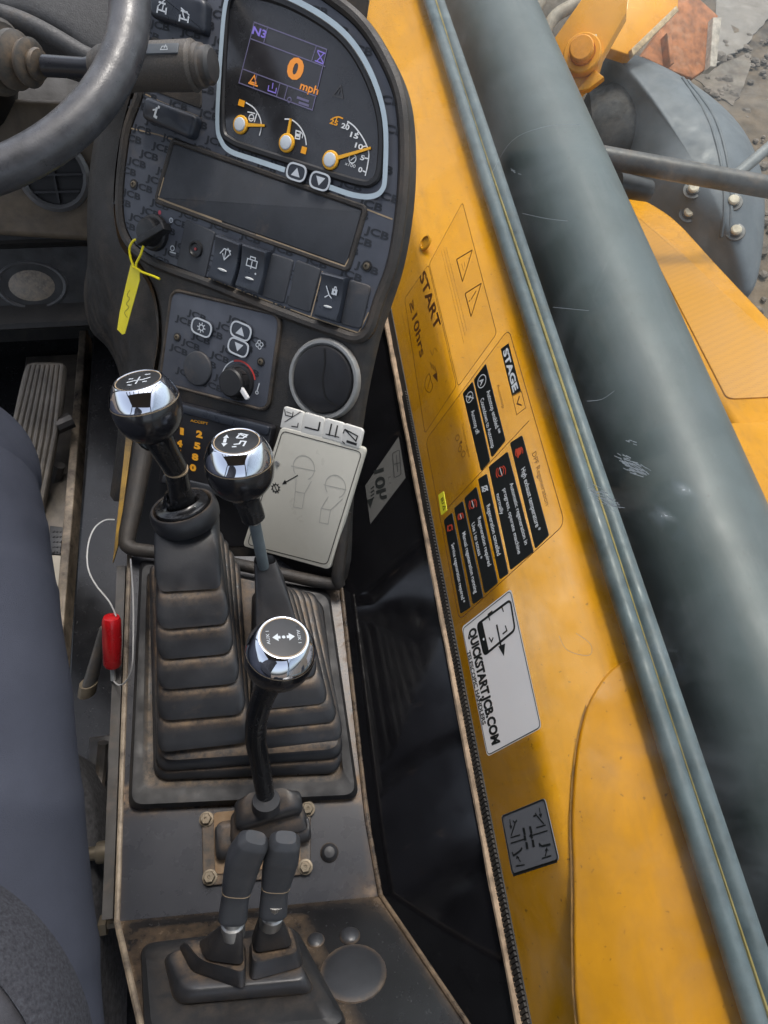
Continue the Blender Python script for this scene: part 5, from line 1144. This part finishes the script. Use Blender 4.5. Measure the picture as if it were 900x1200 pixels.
# mudguard and wheel
MG = Plane(W(800, 200, 2.5), V((-.30, -.28, .91)), (1, 0, 0))
def dome(p):
    h = 0
    for _ in range(5):
        q = MG.loc(p, h); s_ = 1.0
        for k in range(60):
            if inside(gc + (q - gc) / (1 - k / 60), pcv): s_ = 1 - k / 60
            else: break
        s_ = next((k / 60 for k in range(1, 61) if not (q - gc).length > 1e-6 or inside(gc + (q - gc) * (60 / k) * .999, pcv)), 1.)
        h = gz(s_)
    return h
mg = thing('mudguard', 'grey plastic wheel mudguard with pale bolts beyond the engine cover', 'mudguard', MG.at((800, 200)))
gp = [(700, 52), (726, 60), (755, 68), (800, 90), (846, 124), (876, 160), (893, 205), (896, 260), (889, 320), (876, 345), (850, 330), (800, 290), (766, 255), (744, 240), (735, 212), (734, 175), (730, 135), (718, 95)]
m = MB(); pcv = curve2(MG, gp, -.11)
if area(pcv) < 0: pcv = pcv[::-1]
gc = MG.loc((812, 205)); gz = lambda s_: .16 * (1 - s_ ** 2.6) - .11
m.loft([[MG.pt(q, -.35) for q in pcv]] + [[MG.pt(gc + (q - gc) * s_, gz(s_)) for q in pcv] for s_ in (1, .97, .92, .85, .75, .6, .45, .3, .15, .04)]); m.build('guard_shell', FENDER, mg, angle=60)
m = MB()
for ps in ([(800, 92), (830, 140), (846, 200), (848, 260), (836, 318)], [(806, 95), (838, 140), (854, 200), (856, 260), (846, 325)]): m.tube([MG.at(p, dome(p) - .002) for p in [tuple(x) for x in cat([V(p) for p in ps], 4)]], .007, n=8)
m.build('guard_ridge', FENDER, mg)
PALE = mat('pale_bolt', (.50, .44, .33), .6, var=.3, dust=.2)
for c in ((807, 250), (859, 236), (862, 271), (812, 222)):
    q = MG.loc(c, dome(c)); b = MB(); b.lathe(MG.pt(q, dome(c) - .006), MG.n, [(.034, 0), (.032, .004), (.022, .005), (.021, .012)], n=20); gb = b.build('guard_bolt', DARKSTEEL, mg)
    b = MB(); b.lathe(MG.pt(q, dome(c)), MG.n, [(.018, 0), (.018, .012), (.014, .016), (0, .016)], n=12); b.build('bolt_head', PALE, gb)
wh = thing('front_wheel', 'muddy black tyre showing in the gap beside the boom', 'wheel', W(712, 160, 2.75))
TYRE = mat('tyre', (.014, .013, .013), .7, dust=.35, dscale=9, dustcol=(.12, .095, .07)); m = MB()
ta = V((.93, -.2, .3)).normalized(); m.lathe(W(718, 175, 2.85) - ta * .12, ta, [(.10, .02), (.17, 0), (.22, .03), (.235, .12), (.22, .21), (.17, .24), (.10, .22)], n=40); m.build('tyre', TYRE, wh)
m = MB(); m.lathe(W(714, 163, 2.72) - ta * .05, V((-.3, -.5, .8)), [(.12, 0), (.12, .03), (.085, .04), (.07, .02), (0, .02)], n=28); m.build('rim', mat('muddy_rim', (.10, .085, .07), .6, dust=.4), wh)
hd = thing('mirror_arm', 'dark steel mirror bar reaching across the mudguard to the right edge', 'bar', W(800, 200, 2.0))
m = MB(); m.tube([W(690, 181, 1.95), W(800, 201, 1.95), W(960, 230, 1.95)], .029, n=20); m.build('main_bar', DARKSTEEL, hd)
m = MB(); m.tube([W(862, 206, 1.95), W(960, 122, 2.05)], .0155, n=16); m.build('brace_bar', mat('grey_bar2', (.16, .165, .16), .4, var=.2), hd)
m = MB(); m.tube([W(722, 216, 2.05), W(760, 224, 2.08)], [.035, .03], n=16); m.build('bar_clamp', PLASTIC2, hd)
# boom head bracket
YB = mat('bracket_yellow', (.78, .33, .008), .32, var=.10, vscale=8, dust=.12, dscale=6, dustcol=(.35, .16, .04), scratch=.2, bscale=60)
BK = Plane(W(690, 60, 2.3), V((-.45, -.55, .70)), (1, 0, 0))
bk = thing('pivot_bracket', 'orange yellow steel pivot bracket with round pin at the boom head', 'bracket', BK.at((690, 60)))
m = MB(); m.slab(BK, BK.L([(640, 58), (689, -12), (735, -20), (734, 14), (706, 64), (699, 88), (675, 112), (655, 90)]), -.06, 0, .005); m.build('bracket_plate', YB, bk)
m = MB(); q = BK.loc((683, 68)); m.lathe(BK.pt(q, -.01), BK.n, [(.060, 0), (.060, .05), (.056, .055), (.042, .055), (.041, .050)], n=32); ps_ = m.build('pin_boss', YB, bk)
m = MB(); m.lathe(BK.pt(q, .03), BK.n, [(.038, 0), (.038, .05), (.034, .055), (0, .056)], n=28); m.build('pin', mat('pin_yellow', (.74, .28, .01), .3, var=.15), ps_)
m = MB(); m.slab(BK, BK.L([(697, 83), (708, 92), (690, 106), (674, 109)]), -.02, .012, .003); m.build('bracket_tab', YB, bk)
m = MB(); q = BK.loc((695, 46)); m.slab(BK, [q + V((-.012, -.008)), q + V((.012, -.008)), q + V((.012, .008)), q + V((-.012, .008))], .0, .014, .003); m.build('grease_nipple', PALE, ps_)
CH = Plane(W(750, 30, 2.6), V((.1, -.5, .85)), (1, 0, 0))
ch = thing('yellow_channel', 'yellow steel channel with chipped edge beside the pivot bracket', 'channel', CH.at((750, 30)))
m = MB(); m.slab(CH, CH.L([(700, 52), (742, 66), (795, 12), (796, -25), (738, -25), (734, 10)]), -.05, 0, .005); m.build('channel_plate', YB, ch)
m = MB(); m.slab(CH, CH.L([(742, 66), (796, 12), (793, 6), (740, 57)], .02), .0, .02, .004); m.build('channel_lip', mat('chipped_edge', (.50, .36, .20), .7, var=.5, vscale=40, dust=.4), ch)
RP = Plane(W(790, 50, 3.0), V((.2, -.45, .87)), (1, 0, 0))
rp_ = thing('rusty_plate', 'rust brown steel plate lying beyond the yellow channel', 'plate', RP.at((790, 50)))
m = MB(); m.slab(RP, RP.L([(752, 66), (790, 12), (800, -20), (842, 18), (834, 76), (812, 92), (790, 84)]), -.05, 0, .006); m.build('plate_sheet', RUST, rp_)
m = MB(); m.slab(RP, RP.L([(780, 40), (785, 38), (789, 75), (784, 78)], .03), 0, .04, .006); m.build('plate_rib', RUST, rp_)
m = MB(); m.slab(RP, RP.L([(836, 20), (846, 20), (840, 78), (832, 78)], .03), -.02, .03, .004); m.build('plate_edge', mat('pale_edge', (.42, .36, .29), .7, var=.4, dust=.3), rp_)
for lab, pts, rr_ in (('pale tan hydraulic pipe looping up behind the bracket', [(634, 50), (642, 32), (652, 18), (668, 8), (676, 2), (672, -12)], .022), ('short pale tan pipe end beside the boom top edge', [(622, 18), (630, 8), (634, -2), (634, -16)], .02)):
    hb_ = thing('hydraulic_pipe', lab, 'pipe', W(*pts[0], 2.5)); m = MB(); m.tube([W(x, y, 2.5) for x, y in pts], rr_, n=12, smooth=4); m.build('pipe_body', mat('pipe_tan', (.36, .31, .24), .6, var=.3, dust=.4), hb_)
pl_ = thing('machine_frame', 'dark muddy machine frame behind the bracket at the top', 'frame', W(640, 40, 2.8)); m = MB(); FRP = Plane(W(660, 60, 2.85), V((-.2, -.3, .93)), (1, 0, 0)); m.slab(FRP, FRP.L([(590, -60), (700, -60), (690, 30), (670, 70), (640, 90)]), -.2, 0, .01); m.build('frame_block', mat('muddy_frame', (.09, .075, .06), .8, dust=.55, dscale=5, dustcol=(.25, .2, .15), var=.5), pl_)
def rough_edge(P, n_=8, a_=.007):
    out_ = []
    for i in range(len(P)):
        for k in range(n_): out_.append(P[i].lerp(P[(i + 1) % len(P)], k / n_) + V((random.uniform(-a_, a_), random.uniform(-a_, a_))))
    return out_
YP = Plane((0, 0, -1.045), (0, 0, 1), (1, 0, 0))
m = MB(); m.slab(YP, rough_edge(YP.L([(838, -60), (1000, -60), (1000, 30), (900, 22), (872, 55), (838, 76)])), 0, .008, .002); m.build('concrete_slab', mat('concrete', (.24, .21, .18), .85, var=.3, vscale=5, dust=.5, dscale=5, dustcol=(.14, .115, .09), bump=.6, bscale=80), None, label='pale broken concrete slab on the yard, top right corner', cat_='slab')
m = MB(); m.slab(YP, rough_edge(YP.L([(812, 92), (878, 62), (880, 80), (860, 126), (838, 112)])), 0, .008, .002); m.build('flat_stone', mat('stone', (.13, .10, .075), .85, var=.5, vscale=8, dust=.5, dscale=7, dustcol=(.26, .23, .19), bump=.8, bscale=60), None, label='flat brown stone on the yard above the mudguard', cat_='stone')

GVL = MB(); random.seed(11)
for k in range(420):
    c = YP.pt(YP.loc((random.uniform(780, 960), random.uniform(-60, 420)))); r_s = random.uniform(.008, .03) * (1 if random.random() < .9 else 1.8)
    ringz = [[c + V((math.cos(a) * r_s * f_ * random.uniform(.75, 1.2), math.sin(a) * r_s * f_ * random.uniform(.75, 1.2), z_ * r_s)) for a in [k2 * 1.047 for k2 in range(6)]] for f_, z_ in ((1, -.2), (1, .25), (.5, .6))]
    GVL.loft(ringz, False, True)
GVL.build('gravel', mat('gravel_stone', (.15, .12, .095), .9, var=.6, vscale=14), smooth=False, kind='stuff')

# ================================================================== DRIVER AND SEAT
per = thing('person', 'seated person in blue grey trousers and dark grey jacket, only the leg and hem showing', 'person', W(-60, 1000, .47))
leg = [(W(-80, 1420, .40), .095), (W(-72, 1200, .43), .092), (W(-77, 1000, .45), .0890), (W(-76, 840, .475), .0850), (W(-73, 700, .505), .0775), (W(-66, 615, .53), .069), (W(-66, 585, .545), .066)]
knee = W(-46, 560, .56); shin = [(W(-70, 600, .72), .062), (W(-90, 640, .95), .052), (W(-100, 650, 1.15), .046)]
m = MB(); pts = [p for p, r in leg]; rads = [r for p, r in leg]
k_ = pts[-1]; dirk = (pts[-1] - pts[-3]).normalized()
pts += [k_ + dirk * .020, k_ + dirk * .033 + V((0, .0, -.016)), shin[0][0].lerp(k_, .45), shin[0][0], shin[1][0], shin[2][0]]; rads += [.0645, .062, .064, .062, .053, .047]
p_, r_2 = cat(pts, 14, rads)
m.tube(p_, r_2, n=90); 
# soft folds across the lap
for i, v_ in enumerate(m.v):
    k1_ = mnoise.noise(V((v_.x * 14 + v_.y * 9, v_.y * 26 - v_.x * 10, v_.z * 9))); k2_ = 1 - abs(mnoise.noise(V((v_.x * 9 - v_.y * 5, v_.y * 16 + v_.x * 8, v_.z * 6 + 3))))
    m.v[i] = v_ + V((.7, .1, .7)) * (.0022 * k1_ + .0030 * k2_ ** 5)
m.build('trouser_leg', TROUSER, per, angle=80)
JC = W(-142, 1290, .34); jx = ROT @ V((.85, .52, 0)).normalized(); jy = ROT @ V((-.52, .85, 0)).normalized(); jz = ROT @ V((0, 0, 1))
def jac(name, prof_, mt):
    b = MB(); b.loft([[JC + (jx * math.cos(a) * .80 + jy * math.sin(a)) * r + jz * z for a in [2 * math.pi * k / 56 for k in range(56)]] for r, z in prof_], False, False)
    b.build(name, mt, per, angle=70)
jac('jacket', [(.0985, -.004), (.0935, .004), (.085, .012)], JACKET)
TO = V((-.34, -.42, 1.02)); b = MB(); ring0 = lambda c_, s1, s2, k_: [c_ + (jx * math.cos(a) * s1 + jy * math.sin(a) * s2) for a in [2 * math.pi * k / 56 for k in range(56)]]
tc0 = JC + jz * .012; b.loft([ring0(tc0.lerp(TO, t_) , .068 + .10 * t_, .085 + .10 * t_, 0) for t_ in (0, .15, .35, .6, .85, 1)], False, True); b.build('jacket_front', JACKET, per, angle=70)
jac('jacket_hem', [(.098, -.05), (.1045, -.03), (.1065, -.012), (.1050, -.003), (.1010, .0005), (.098, -.002)], RIB)
jac('hem_seam', [(.0905, .0068), (.0898, .0082), (.0890, .0084)], mat('seam_thread', (.085, .085, .095), .9, var=.2))
seat = thing('seat', 'dark grey cloth driver seat edge under the blue trouser leg', 'seat', W(60, 1050, .60))
m = MB(); SPn = Plane(W(60, 1000, .60), (0, 0, 1), (1, 0, 0)); m.slab(SPn, rrect(SPn.L([(102, 915), (110, 980), (109, 1100), (100, 1300), (-300, 1300), (-300, 900), (70, 860)]), .03), -.12, 0, .02); m.build('seat_cushion', SEATC, seat)
m = MB(); m.box(W(118, 935, .72), (.012, 0, 0), (0, .06, 0), (0, 0, .012), bev=.003); m.tube([W(121, 870, .70), W(118, 905, .70), W(112, 960, .68), W(118, 1000, .68), W(114, 1060, .68)], .0055, n=8, smooth=4); m.build('seat_rail', DARKSTEEL, seat)

# ================================================================== CAB ROOF AND POSTS (above and beside the camera, they shade the cab)
rf = thing('cab_roof', 'dark cab roof frame above the driver', 'roof', (-.3, .2, 1.6))
ROOFM = mat('roof_lining', (.10, .10, .105), .8, var=.1)
m = MB(); m.box((-.26, -.28, 1.60), (.76, 0, 0), (0, .52, 0), (0, 0, .03), bev=.02); m.build('roof_panel', ROOFM, rf)
for x in (-.75, -.5, -.25, 0, .25):
    m = MB(); m.box((x, .50, 1.60), (.014, 0, 0), (0, .26, 0), (0, 0, .02)); m.build('roof_bar', PAINTBLK, rf)
for a, b_ in (((-1.05, .95, .1), (-1.0, .75, 1.6)), ((.64, 1.40, .95), (.55, .75, 1.6)), ((-1.05, -.75, .1), (-1.0, -.7, 1.6)), ((.2, -.75, .3), (.5, -.7, 1.6))):
    m = MB(); m.tube([a, b_], .035, n=12); m.build('cab_post', PAINTBLK, rf)
for a, b_ in (((-1.0, .75, 1.6), (.55, .75, 1.6)), ((.52, .75, 1.6), (.5, -.7, 1.6)), ((-1.0, .75, 1.6), (-1.0, -.7, 1.6))):
    m = MB(); m.tube([a, b_], .03, n=12); m.build('roof_rail', PAINTBLK, rf)
